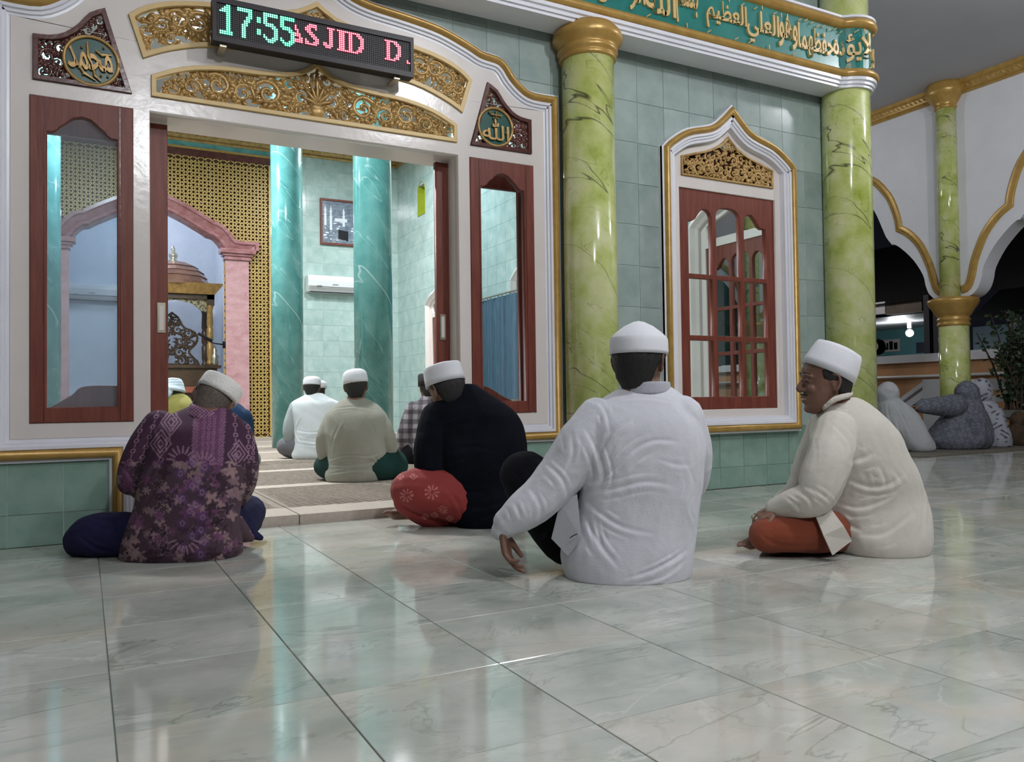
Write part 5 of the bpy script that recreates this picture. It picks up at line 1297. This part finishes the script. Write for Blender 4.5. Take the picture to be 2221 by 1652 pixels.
    P += [limb(leg_, .012) for leg_ in ([(1300, 1190, d+.03, .11), (1225, 1110, d+.14, .095), (1140, 1025, d+.26, .080), (1168, 1090, d+.20, .072), (1205, 1160, d+.13, .062), (1228, 1196, d+.10, .052)],)]
    body(t, P, .0046)
    h.hair(MT['hair'], t, .014, 62, -.086)
    h.cap(CAPW, t, DOME, z=.026, tilt=0, a=.106, b=.094)
white_man()
# ==================================================================  the man in cream with the rust sarong
def cream_man():
    d = 3.20
    t = person('smiling man in cream shirt, tall white cap and rust sarong, facing left', (PD(1880, 1200, d).x, PD(1880, 1200, d).y, 0))
    rows = [(862, 1812, 1852, .045, 0), (874, 1793, 1878, .07, 0), (890, 1780, 1898, .10, 0), (912, 1770, 1918, .135, 0), (945, 1765, 1943, .155, 0), (985, 1770, 1962, .16, 0), (1030, 1780, 1983, .16, 0),
            (1080, 1790, 2000, .155, 0), (1130, 1796, 2008, .175, 0), (1165, 1800, 2006, .19, 0), (1192, 1812, 2000, .185, 0), (1207, 1835, 1985, .16, 0)]
    arm = [(1812, 935, d-.10, .078), (1800, 990, d-.17, .082), (1783, 1040, d-.19, .080), (1765, 1078, d-.19, .070), (1725, 1092, d-.15, .056), (1685, 1103, d-.10, .042)]
    farm = [(1790, 930, d+.12, .07), (1760, 1000, d+.16, .065), (1735, 1060, d+.14, .055), (1690, 1100, d+.08, .042)]
    lines = [([(1835, 1045), (1880, 1062), (1930, 1058), (1965, 1030)], 8, .010), ([(1840, 1010), (1880, 1000), (1900, 985)], 9, .008), ([(1800, 1105), (1830, 1140), (1870, 1160)], 8, .009),
             ([(1810, 1095), (1860, 1108), (1910, 1095), (1955, 1070)], 7, .007), ([(1835, 1030), (1815, 1070), (1795, 1100)], 6, .009), ([(1850, 1165), (1920, 1165), (1980, 1120)], 8, .006),
             ([(1700, 1080), (1725, 1100), (1730, 1112)], 5, .006), ([(1720, 1065), (1750, 1085), (1755, 1105)], 6, .006), ([(1750, 1060), (1790, 1085), (1798, 1105)], 6, .005), ([(1760, 950), (1765, 985), (1750, 1020)], 6, .004),
             ([(1900, 1010), (1915, 1050), (1900, 1075)], 7, .007), ([(1930, 1020), (1950, 1050), (1940, 1080)], 7, .005), ([(1990, 1060), (1996, 1120), (1985, 1180)], 7, .004), ([(1800, 880), (1830, 892), (1855, 886)], 4, .004),
             ([(1790, 915), (1835, 960), (1842, 1010)], 6, .004)]
    sm = cloth('cream_shirt_cotton', (.56, .52, .46), (.62, .58, .52))
    garment('shirt', [torso(rows, d), limb(arm), limb(farm)], sm, t, .0045, 4, lines, (.0035, 13, 6), rip2=(.0010, 36, 2))
    garment('collar', [limb3([PD(1790, 882, d-.07), PD(1812, 865, d-.085), PD(1838, 858, d-.06), PD(1846, 852, d+.02)], [.009, .012, .012, .009]), limb3([PD(1790, 882, d-.07), PD(1786, 888, d), PD(1795, 880, d+.07)], [.009, .009, .009])], cloth('embroidered_collar', (.58, .53, .47), bump=.9, bscale=90), t, .005, 1, rip=None)
    fp = [PD(1766, 1110, d-.205), PD(1800, 1100, d-.20), PD(1830, 1140, d-.235), PD(1848, 1172, d-.225), PD(1806, 1204, d-.24), PD(1786, 1160, d-.24)]
    fm_ = M(); k = 6; fm_.v = [tuple(p) for p in fp]+[tuple(p+FH*.008) for p in fp]; fm_.f = [(0, 1, 2, 5), (5, 2, 3, 4), (k, k+5, k+2, k+1), (k+5, k+4, k+3, k+2)]+[(i, k+i, k+(i+1) % k, (i+1) % k) for i in range(k)]
    fm_.build('shirt_tail', sm, t)
    sar = cloth('rust_sarong', (.20, .045, .02), (.25, .06, .03))
    l1 = [(1890, 1148, d+.08, .082), (1825, 1152, d-.03, .080), (1745, 1154, d-.13, .078), (1662, 1158, d-.12, .064)]
    l2 = [(1662, 1160, d-.12, .066), (1720, 1172, d-.02, .058), (1790, 1180, d+.04, .055)]
    l3 = [(1880, 1150, d+.12, .09), (1780, 1150, d+.25, .085), (1700, 1158, d+.28, .07)]
    garment('sarong', [limb(l1), limb(l2), limb(l3)], sar, t, .006, 3, [([(1650, 1130), (1700, 1125), (1760, 1130)], 6, .005), ([(1670, 1185), (1730, 1190), (1800, 1185)], 6, .004), ([(1640, 1150), (1660, 1175), (1700, 1192)], 6, .004)], (.003, 14, 2))
    h = Head(PD(1792, 831, d), yaw=-86, pitch=3, lean=0, k=1.03)
    P = [torso(rows, d, .02), limb(arm, .014), limb(farm, .014), limb(l1, .015), limb(l3, .015), neck(h, PD(1815, 872, d), .056)]+h.pieces()
    W = PD(1688, 1103, d-.10); P += [limb3([PD(1720, 1094, d-.13), W], [.034, .027])]
    P += hand(W, PD(1640, 1128, d-.10)-W, Vector((0, 0, -1))-RH*.2, .95, thumb=1, curl=(.5, .55, .6, .6), spread=.06)
    W2 = PD(1690, 1100, d+.08); P += hand(W2, PD(1645, 1122, d+.04)-W2, Vector((0, 0, -1)), .95, thumb=-1, curl=(.5, .55, .6, .6), spread=.06)
    P += foot(PD(1665, 1176, d+.02), -RH*.5-FH*.5, (0, 0, 1), .8)+[limb([(1720, 1172, d-.02, .045), (1665, 1172, d+.02, .035)])]
    body(t, P, .0044)
    M().tube([PD(1636+6*cos(a), 1120+7*sin(a), d-.115+.01*cos(a)) for a in [2*pi*i/10 for i in range(11)]], .0028, 6).build('ring', MT['metal'], t, True)
    for q in (1, -1):
        e = M(); e.tube([h.p(.082, q*.020, .012), h.p(.085, q*.030, .0135), h.p(.078, q*.042, .010)], [.0018, .0034, .0016], 6); e.build('eye', MT['black'], t)
        e = M(); e.tube([h.p(.086, q*.012, .042), h.p(.087, q*.030, .047), h.p(.072, q*.050, .038)], [.003, .004, .002], 6); e.build('eyebrow', MT['hair'], t)
    M().tube([h.p(.084, .018, -.055), h.p(.094, .006, -.0545), h.p(.094, -.006, -.0545), h.p(.084, -.018, -.055)], [.002, .0034, .0034, .002], 6).build('teeth', cloth('tooth_ivory', (.6, .58, .52)), t)
    M().tube([h.p(.080, .026, -.042), h.p(.092, .012, -.038), h.p(.098, 0, -.036), h.p(.092, -.012, -.038), h.p(.080, -.026, -.042)], [.0015, .003, .0032, .003, .0015], 6).build('moustache', MT['hair'], t)
    h.hair(MT['hair'], t, .009, 66, -.075)
    h.cap(CAPW, t, [(1.0, 0), (.98, .03), (.93, .065), (.87, .095), (.81, .107), (.6, .113), (.3, .116), (.02, .117)], z=.036, tilt=29, a=.106, b=.088, x=-.008)
cream_man()
# ==================================================================  the man in the purple batik shirt
def batik(a, nr):
    px, py = project(a); n = len(a)
    base = np.tile(np.array([.050, .014, .040]), (n, 1))
    pale = np.array([.30, .17, .24]); mauve = np.array([.17, .055, .14]); brown = np.array([.23, .145, .15]); drk = np.array([.028, .010, .020]); vio = np.array([.10, .035, .16])
    def put(mask, c, k=1.0): base[mask] = base[mask]*(1-k)+c*k
    up = py < 1010
    # skewed cloth coordinate following the lean of the back
    u = px-(410+(py-900)*-.06); v = py
    put(up & (np.abs(u-45) < 34), mauve, .75)
    for off in (16, 74): put(up & (np.abs(u-off) < 7) & (np.sin(v*.9+np.sin(px*.8)*2) > -.1), pale, .55)
    for off in (-95, -70, -28, 100, 128):  # chains
        x_ = u-off+(v-900)*(.28 if off < 0 else -.08); ph = np.mod(v+off*3, 22)/22
        r_ = np.hypot(x_, (ph-.5)*24); put(up & (r_ > 3.2) & (r_ < 5.6), pale, .9); put(up & (np.abs(x_) < 1.4) & (np.abs(ph-.5) > .32), pale, .8)
    for cxp, cyp in ((-38, 915), (-58, 962), (112, 985)):  # diamonds
        q = np.abs(u-cxp)/24+np.abs(v-cyp)/32
        for lv in (.28, .62, .95): put((np.abs(q-lv) < .075), pale, .85)
    for k in range(-3, 4):
        for j in range(9):
            r_ = np.hypot((u-45-(k*11 if abs(k) < 2 else 99))/3.2, (v-905-j*11)/4.2); put(up & (np.abs(r_-.9) < .28), pale, .6)
    lo = ~up
    rs = np.random.RandomState(9); put(lo, np.array([.062, .030, .045]))
    for i in range(210):
        cxp = rs.uniform(250, 560); cyp = rs.uniform(985, 1222); R = rs.uniform(7, 17); ph = rs.rand()*6; pet = rs.randint(4, 7)
        dx, dy = px-cxp, py-cyp; r_ = np.hypot(dx, dy)/R; an = np.arctan2(dy, dx)
        m_ = r_ < (.72+.28*np.cos(pet*an+ph)); cc = (brown, mauve*.8, drk, brown*1.35, drk)[i % 5]
        put(m_ & (py > 1000), cc, .85)
        if i % 3 == 0: put((np.abs(r_-(.72+.28*np.cos(pet*an+ph))) < .09) & (py > 1000), pale*.9, .6)
    for i in range(16):
        cxp = (415, 440, 395, 430)[i % 4]+rs.uniform(-6, 6); cyp = 1000+i*13.5; r_ = np.hypot((px-cxp)/4.5, (py-cyp)/6)
        put(np.hypot((px-cxp)/13, (py-cyp)/12) < 1, vio, .4); put(np.abs(r_-.9) < .25, pale, .6)
    for (cx_, cy_, a0, a1, R) in ((395, 1000, 3.3, 5.9, 30), (440, 1010, 3.6, 6.1, 28), (400, 1165, .3, 2.8, 34)):
        for q in range(8):
            an = a0+(a1-a0)*q/7; t = ((px-cx_)*math.cos(an)+(py-cy_)*math.sin(an)); s = np.abs(-(px-cx_)*math.sin(an)+(py-cy_)*math.cos(an))
            put((t > R*.55) & (t < R*1.15) & (s < 1.9), pale, .8)
    nz = np.sin(px*2.1+py*1.3)*np.sin(py*1.9-px*.7); return np.clip(base*(1+.12*nz[:, None]), 0, 1)
def purple_man():
    d = 3.26
    t = person('hunched man in purple batik shirt, navy sarong and embroidered white cap', (PD(395, 1215, d).x, PD(395, 1215, d).y, 0))
    rows = [(880, 415, 480, .05, .10), (893, 385, 500, .075, .09), (908, 350, 518, .10, .08), (930, 328, 530, .125, .06), (965, 320, 538, .14, .04), (1010, 312, 538, .145, .02), (1055, 306, 530, .145, 0),
            (1095, 297, 520, .145, -.01), (1135, 283, 515, .15, -.01), (1175, 270, 520, .155, -.01), (1205, 266, 520, .15, 0), (1222, 285, 500, .12, 0)]
    arm = [(345, 925, d+.05, .068), (318, 965, d+.02, .070), (296, 1010, d, .064), (288, 1042, d+.02, .060)]
    arm2 = [(510, 945, d+.06, .07), (526, 985, d+.06, .064), (528, 1030, d+.08, .060), (516, 1072, d+.14, .05)]
    fore = [(288, 1045, d+.02, .045), (320, 1075, d+.18, .036), (370, 1090, d+.30, .028)]
    lines = [([(330, 925), (345, 975), (322, 1020), (305, 1060)], 7, .008), ([(505, 1000), (512, 1050), (492, 1100), (510, 1140)], 7, .009), ([(300, 1120), (330, 1085), (345, 1050)], 7, .006), ([(280, 1170), (300, 1120)], 6, .006),
             ([(500, 1110), (470, 1130), (420, 1140)], 7, .006), ([(508, 1160), (480, 1195), (440, 1210)], 6, .006), ([(300, 1210), (360, 1205), (420, 1212)], 6, .005), ([(262, 1010), (280, 1040), (300, 1058)], 5, .004)]
    mat_ = printcloth('purple_batik_print')
    skirt = [limb([(275, 1150, d+.0, .055), (245, 1150, d+.02, .035), (228, 1158, d+.02, .02)]), limb([(505, 1140, d+.05, .05), (530, 1160, d+.12, .03), (543, 1166, d+.14, .016)])]
    garment('shirt', [torso(rows, d), limb(arm), limb(arm2)]+skirt, mat_, t, .0036, 4, lines, (.003, 14, 4), color=batik)
    h = Head(PD(462, 872, d+.12), yaw=4, pitch=22, lean=22)
    cb = PD(456, 899, d+.09)
    rg = []
    for hh, gr in ((-.016, 1.16), (.0, 1.10), (.014, 1.06), (.026, .98)):
        rg.append([cb+(h.U*.5+Vector((0, 0, .5))).normalized()*hh+RH*(.078*gr*cos(a))+FH*(.092*gr*sin(a))+Vector((0, 0, -.028*cos(a))) for a in [2*pi*i/26 for i in range(26)]])
    def cc(a, nr):
        px, py = project(a); b = np.tile(np.array([.13, .045, .11]), (len(a), 1)); m_ = np.sin(px*.75)*np.sin(py*.9) > .15; b[m_] = (.34, .20, .27); return b
    garment('collar', [ring_loft(rg)], mat_, t, .004, 1, rip=None, color=cc)
    sar = cloth('navy_sarong', (.007, .008, .034), (.018, .016, .066), bump=.4)
    l1 = [(310, 1160, d+.02, .085), (250, 1158, d+.02, .090), (200, 1162, d+.02, .086), (178, 1172, d+.04, .070)]
    l1b = [(180, 1180, d+.03, .060), (240, 1192, d+.08, .05), (320, 1190, d+.14, .05)]
    l2 = [(470, 1150, d+.08, .09), (510, 1125, d+.22, .095), (536, 1112, d+.34, .082)]
    l2b = [(540, 1128, d+.32, .06), (520, 1152, d+.24, .05), (470, 1160, d+.2, .05)]
    garment('sarong', [limb(q) for q in (l1, l1b, l2, l2b)]+[limb([(530, 1150, d+.22, .035), (566, 1166, d+.24, .012)])], sar, t, .006, 3, [([(165, 1165), (210, 1195), (270, 1205)], 6, .006), ([(190, 1125), (230, 1135), (270, 1130)], 6, .004), ([(545, 1090), (565, 1120), (555, 1155)], 5, .006)], (.003, 15, 2))
    P = [torso(rows, d, .02), limb(arm, .012), limb(arm2, .012), limb(fore), limb(l1, .015), limb(l2, .015), neck(h, PD(450, 900, d+.07), .056)]+h.pieces(face=False)
    W = PD(370, 1090, d+.30); P += hand(W, RH-FH*.1, (0, 0, -1), .95, thumb=1)
    body(t, P, .0055)
    h.hair(MT['hairg'], t, .005, 62, -.07)
    h.cap(CAPK, t, FLAT, z=.026, tilt=-4, a=.098, b=.088)
purple_man()
# ==================================================================  the man in black with the red sarong
def diamonds_red(a, nr):
    px, py = project(a); base = np.tile(np.array([.25, .028, .026]), (len(a), 1)); pale = np.array([.50, .17, .15])
    for cx_, cy_ in ((868, 1033), (897, 1033), (975, 1124), (943, 1117), (922, 1120)):
        q = np.abs((px-cx_)/9.5)+np.abs((py-cy_)/6.5)*.9
        base[np.abs(q-.8) < .16] = pale; base[q < .28] = pale
    for cx_, cy_, R in ((882, 1074, 15), (937, 1067, 16), (962, 1105, 10)):
        r_ = np.hypot(px-cx_, py-cy_)/R; an = np.arctan2(py-cy_, px-cx_); base[(r_ > .25) & (r_ < 1) & (np.cos(an*9) > .35)] = pale
    return base
def black_man():
    d = 3.98
    t = person('man in black jacket, red patterned sarong and white cap, sitting by the doorway', (PD(1040, 1145, d).x, PD(1040, 1145, d).y, 0))
    rows = [(834, 988, 1030, .055, .06), (846, 972, 1048, .075, .055), (858, 956, 1066, .09, .05), (876, 940, 1095, .11, .04), (900, 930, 1122, .135, .03), (935, 930, 1138, .15, .02), (980, 940, 1143, .16, 0), (1030, 950, 1142, .165, 0),
            (1070, 958, 1138, .17, 0), (1110, 972, 1130, .17, 0), (1138, 990, 1110, .15, 0), (1149, 1010, 1090, .12, 0)]
    arm = [(948, 905, d+.0, .078), (936, 955, d-.05, .080), (932, 1010, d-.07, .078), (940, 1040, d-.04, .066), (965, 1052, d+.08, .055)]
    arm2 = [(1092, 930, d+.02, .070), (1112, 970, d+.04, .068), (1112, 1020, d+.12, .06)]
    lines = [([(955, 1000), (985, 985), (1030, 975), (1070, 985)], 7, .010), ([(960, 940), (1000, 928), (1040, 920)], 8, .008), ([(965, 1060), (1010, 1075), (1060, 1072)], 7, .008), ([(1130, 900), (1140, 935)], 5, .008), ([(935, 1000), (945, 1035)], 6, .006), ([(1000, 1110), (1060, 1105), (1110, 1085)], 7, .007)]
    garment('jacket', [torso(rows, d), limb(arm), limb(arm2)], cloth('black_jacket_cloth', (.0035, .004, .007), (.007, .008, .013), sheen=.0), t, .005, 4, lines, (.004, 12, 7))
    l1 = [(1035, 1095, d, .12), (975, 1075, d-.08, .118), (915, 1062, d-.10, .112), (890, 1062, d-.08, .095)]
    l1b = [(882, 1088, d-.08, .062), (930, 1112, d-.04, .072), (1000, 1125, d+.05, .062)]
    l2 = [(1090, 1100, d+.05, .11), (1060, 1080, d+.3, .10), (1010, 1070, d+.35, .08)]
    garment('sarong', [limb(q) for q in (l1, l1b, l2)], printcloth('red_sarong_print'), t, .005, 3, [([(870, 1100), (920, 1125), (990, 1140)], 6, .006), ([(960, 1060), (985, 1090), (1000, 1130)], 6, .006)], (.003, 13, 2), color=diamonds_red)
    h = Head(PD(969, 848, d+.03), yaw=-42, pitch=12, lean=-6, k=1.04)
    P = [torso(rows, d, .02), limb(arm, .014), limb(arm2, .014), limb(l1, .015), limb(l2, .015), neck(h, PD(1005, 862, d+.04), .062)]+h.pieces()
    W = PD(965, 1052, d+.08); P += hand(W, RH-FH*.2, (0, 0, -1), .95, thumb=1)
    P += foot(PD(925, 1122, d-.02), -RH+FH*.05, FH*.5+Vector((0, 0, 1)), .92, side=-1)+[limb([(990, 1120, d+.02, .045), (925, 1118, d-.02, .036)])]
    body(t, P, .0050)
    h.hair(MT['hair'], t, .012, 62, -.080)
    h.cap(CAPW, t, [(1.0, 0), (.99, .03), (.965, .065), (.95, .085), (.92, .090), (.6, .098), (.3, .102), (.02, .103)], z=.034, tilt=2, a=.106, b=.092, x=-.004)
black_man()
# ==================================================================  men inside the hall
def plaid(a, nr):
    u = a@np.array([.88, -.47, 0]); v = a[:, 2]; base = np.tile(np.array([.26, .24, .25]), (len(a), 1))
    sx = np.mod(u/.085, 1) < .5; sz = np.mod(v/.085+.2, 1) < .5
    base[sx] *= np.array([.42, .36, .40]); base[sz] *= np.array([.40, .36, .40]); return base
def sitter(lab, d, rows, headpx, yaw, pitch, lean, shirt, legs=(), legmat=None, arms=(), cap=None, capmat=None, hair=True, k=1.0, voxel=.009, color=None, lines=(), necto=None, capkw={}, extra=None, floor=.052, hk=1.0, group=None):
    y_ = rows[-1][0]; xm = (rows[-1][1]+rows[-1][2])/2; b = PD(xm, y_, d)
    t = person(lab, (b.x, b.y, floor), group)
    garment('shirt', [torso(rows, d)]+[limb(q) for q in arms], shirt, t, voxel, 3, lines, (.006, 12, int(d*7)), floor=floor, color=color)
    if legs: garment('sarong', [limb(q) for q in legs], legmat, t, .012, 3, (), (.005, 12, 3), floor=floor)
    h = Head(PD(headpx[0], headpx[1], d+.03), yaw, pitch, lean, hk)
    P = [torso(rows, d, .03)]+[limb(q, .02) for q in arms]+[limb(q, .02) for q in legs]+[neck(h, necto or PD((rows[0][1]+rows[0][2])/2, rows[0][0]+6, d+.02), .055)]+h.pieces()
    body(t, P, .007, floor=floor)
    if hair: h.hair(MT['hair'], t, .010, 64, -.075)
    if cap: h.cap(capmat or CAPW, t, cap, **capkw)
    if extra: extra(t, h)
    return t
sage = cloth('sage_shirt_cotton', (.30, .29, .24), (.35, .34, .29)); vest = cloth('white_vest_cotton', (.60, .64, .66), (.66, .69, .71))
dg = cloth('dark_green_sarong', (.008, .03, .025), (.012, .045, .04)); gs = cloth('grey_sarong', (.13, .13, .14)); gg = cloth('grey_green_sarong', (.16, .22, .19))
d = 5.75
sitter('man in a sage green shirt and white cap sitting on the prayer carpets, back turned', d,
    [(862, 750, 788, .05, .03), (872, 735, 808, .08, .03), (886, 718, 826, .11, .02), (905, 708, 836, .13, 0), (940, 706, 838, .145, 0), (985, 712, 838, .15, 0), (1005, 712, 832, .15, 0), (1030, 706, 830, .16, 0), (1046, 712, 822, .14, 0)],
    (773, 840), 0, 4, -4, sage, [[(735, 1015, d, .11), (705, 1010, d+.1, .085)], [(735, 1012, d+.02, .10), (770, 1012, d+.02, .10), (810, 1010, d, .12), (848, 1005, d+.08, .115), (858, 1010, d+.06, .09)]], dg,
    [[(722, 905, d+.02, .055), (706, 950, d, .064), (708, 985, d+.05, .062)], [(822, 905, d+.02, .055), (840, 950, d, .062), (842, 975, d+.05, .06)]], [(1.0, 0), (1.01, .025), (1.0, .05), (.95, .072), (.84, .088), (.6, .10), (.3, .105), (.02, .106)], lines=[([(712, 1000), (750, 990), (800, 992), (835, 980)], 3, .014), ([(710, 1010), (770, 1012), (830, 1000)], 3, .012), ([(745, 915), (730, 950), (722, 985)], 3, .01), ([(800, 915), (815, 950)], 3, .01), ([(715, 1030), (770, 1022), (825, 1026)], 3, .010), ([(720, 890), (770, 884), (820, 892)], 2.5, .007), ([(800, 985), (822, 1005), (832, 1015)], 3, .012)], voxel=.007, capkw=dict(z=.028, a=.098, b=.088, roll=-4))
d = 8.05
sitter('man in white sleeveless vest over grey shirt, sitting between the turquoise columns', d,
    [(853, 668, 698, .06, .03), (862, 650, 715, .09, .02), (872, 634, 732, .12, .0), (890, 632, 736, .14, 0), (925, 640, 738, .15, 0), (960, 640, 738, .16, 0), (985, 634, 736, .16, 0), (995, 640, 730, .14, 0)],
    (677, 841), -3, 4, 0, vest, [[(665, 965, d, .13), (632, 968, d+.1, .12), (620, 968, d+.05, .09)]], gs, [[(725, 885, d, .08), (735, 930, d, .08)]], DOME[:4]+ROUND[4:], lines=[([(640, 935), (680, 940), (730, 930)], 2.5, .012), ([(655, 900), (640, 935), (650, 960)], 2.5, .010), ([(640, 955), (690, 962), (735, 955)], 2.5, .01)], capkw=dict(z=.028, a=.098, b=.088),
    extra=lambda t, h: garment('grey_sleeve', [limb([(645, 885, 8.05, .085), (632, 925, 8.05, .082), (632, 948, 8.08, .075)])], cloth('grey_sleeve_cloth', (.34, .38, .38)), t, .010, 2, floor=.052))
d = 9.2
sitter('man hidden behind the white vest, only the side of his cap and head showing', d,
    [(860, 672, 700, .06, .03), (870, 660, 712, .10, 0), (890, 655, 718, .12, 0), (930, 655, 718, .13, 0), (978, 655, 718, .14, 0)], (691, 847), 10, 0, 0, gs, cap=ROUND, capkw=dict(z=.03, a=.10, b=.094), voxel=.012)
d = 7.25
sitter('man in a black and grey plaid shirt and black cap, behind the man in black', d,
    [(858, 915, 945, .06, .02), (868, 905, 958, .09, .02), (885, 893, 968, .12, 0), (910, 885, 972, .14, 0), (950, 882, 974, .15, 0), (985, 888, 974, .16, 0), (1002, 900, 968, .14, 0)],
    (929, 843), -25, 6, 0, printcloth('plaid_shirt_print'), [[(900, 980, d, .13), (882, 985, d+.1, .10)]], cloth('black_sarong', (.01, .01, .012)), [[(900, 890, d-.02, .085), (884, 935, d-.04, .085), (880, 970, d+.02, .075)]],
    [(1.0, 0), (1.0, .05), (.97, .10), (.93, .108), (.5, .115), (.02, .118)], MT['hair'], color=plaid, capkw=dict(z=.025, a=.106, b=.092))
d = 7.9
turb = cloth('pale_blue_turban', (.50, .60, .68), (.56, .65, .72))
def turban(t, h):
    P = []
    for i in range(5):
        z = .015+i*.020; P.append(limb3([h.p(.105*cos(a)*(1-.09*i)-.008, .096*sin(a)*(1-.09*i), z+.010*sin(a+i)) for a in [2*pi*q/14 for q in range(15)]], [.018]*15))
    P.append(ell(h.p(-.01, 0, .07), .08, .075, .055, (h.F, h.L, h.U))); P.append(limb3([h.p(-.09, 0, .02), h.p(-.10, .01, -.05), h.p(-.12, .06, -.09), h.p(-.10, .10, -.12)], [.035, .035, .03, .02]))
    garment('turban', P, turb, t, .006, 1, rip=(.002, 30, 2))
sitter('man in an olive shirt and pale blue turban inside, beside the sliding door edge', d,
    [(852, 360, 392, .06, .03), (862, 348, 408, .10, .02), (880, 338, 420, .13, 0), (910, 334, 424, .15, 0), (950, 336, 424, .16, 0), (992, 340, 420, .15, 0)], (376, 848), 0, 8, 0, cloth('olive_shirt_cotton', (.25, .23, .06), (.30, .27, .08)), cap=None, extra=turban)
d = 7.4
sitter('man in a navy shirt and black cap inside, half hidden behind the batik shirt', d,
    [(868, 470, 500, .06, .03), (878, 452, 520, .10, .02), (895, 445, 534, .13, 0), (925, 442, 541, .15, 0), (965, 446, 540, .16, 0), (1010, 450, 530, .15, 0)], (478, 846), 0, 6, 0, cloth('navy_shirt_cotton', (.012, .03, .075)), [[(510, 985, d, .13), (545, 995, d+.0, .085)]], gg, [[(528, 905, d, .08), (534, 940, d+.02, .075)]],
    FLAT, MT['black'], capkw=dict(z=.02, a=.106, b=.096))
# ==================================================================  women on the veranda
def woman(lab, d, rows, head, mat, limbs=(), color=None, hands=(), seed=1, lines=()):
    b = PD((rows[-1][1]+rows[-1][2])/2, rows[-1][0], d); t = person(lab, (b.x, b.y, .0))
    hx, hy, r = head; c = PD(hx, hy, d)
    P = [torso(rows, d)]+[limb(q) for q in limbs]+[ell(c, r, r*1.05, r*1.25)]
    garment('prayer_robe', P, mat, t, .011, 3, lines, (.012, 9, seed), floor=.013, color=color, rip2=(.006, 22, seed+3))
    B = [torso(rows, d, .05), ell(c, r*.8, r*.8, r*1.05)]+[limb(q, .03) for q in limbs]
    for W, D in hands: B += hand(PD(*W), D, (0, 0, -1), 1.0)+[limb3([PD(*W)-Vector(D)*.25, PD(*W)+Vector(D)*.02], [.035, .03])]
    body(t, B, .009, floor=.013)
    return t
def mottle(c1, c2, th, sc):
    def f(a, nr):
        v = np.sin(a[:, 0]*sc+2*np.sin(a[:, 2]*sc*.8))*np.sin(a[:, 2]*sc*1.3+1.5*np.sin(a[:, 1]*sc))
        k = (v > th)[:, None]; return np.where(k, np.array(c2), np.array(c1))
    return f
d = 8.62
woman('woman in a pale grey prayer robe sitting nearest the corner column', d, [(866, 1912, 1950, .10, 0), (878, 1908, 1962, .14, 0), (900, 1908, 1985, .18, 0), (925, 1912, 2000, .22, 0), (950, 1925, 2012, .25, 0), (970, 1945, 2018, .25, 0), (977, 1960, 2008, .22, 0)], (1926, 856, .105), cloth('pale_grey_robe', (.40, .41, .42)), seed=2, lines=[([(1922, 872), (1925, 900), (1935, 930)], 3, .02), ([(1935, 872), (1955, 905), (1975, 950)], 3, .022), ([(1945, 876), (1975, 910), (1998, 950)], 3, .018), ([(1940, 900), (1950, 940), (1965, 970)], 3, .018)])
d = 8.85
woman('woman in a dark grey patterned prayer robe reaching left, in front of the arcade column', d, [(868, 2078, 2120, .11, 0), (885, 2068, 2130, .15, 0), (910, 2040, 2140, .18, 0), (935, 2020, 2146, .21, 0), (955, 2012, 2146, .24, 0), (972, 2020, 2138, .22, 0)], (2098, 855, .115), printcloth('grey_robe_print'),
      [[(2070, 880, d-.08, .12), (2030, 880, d-.15, .09), (1998, 882, d-.2, .06)], [(2112, 910, d-.14, .11), (2122, 955, d-.18, .08)]], mottle((.10, .105, .13), (.16, .17, .205), .25, 85), [((1996, 882, d-.2), -RH)], seed=4)
d = 9.12
woman('woman in a white robe with dark speckles, behind the dark grey robe', d, [(872, 2118, 2150, .12, 0), (890, 2115, 2165, .16, 0), (920, 2120, 2174, .2, 0), (950, 2125, 2182, .22, 0), (967, 2128, 2182, .2, 0)], (2128, 848, .11), printcloth('speckled_robe_print'), (), mottle((.36, .37, .42), (.06, .06, .09), .62, 48), seed=6)
d = 9.3
woman('dark bronze clothed person at the right edge beside the orange planter', d, [(922, 2196, 2215, .08, 0), (935, 2188, 2232, .14, 0), (955, 2186, 2244, .18, 0), (969, 2190, 2240, .16, 0)], (2212, 912, .09), cloth('dark_bronze_cloth', (.035, .022, .015), (.12, .08, .05)), seed=8)
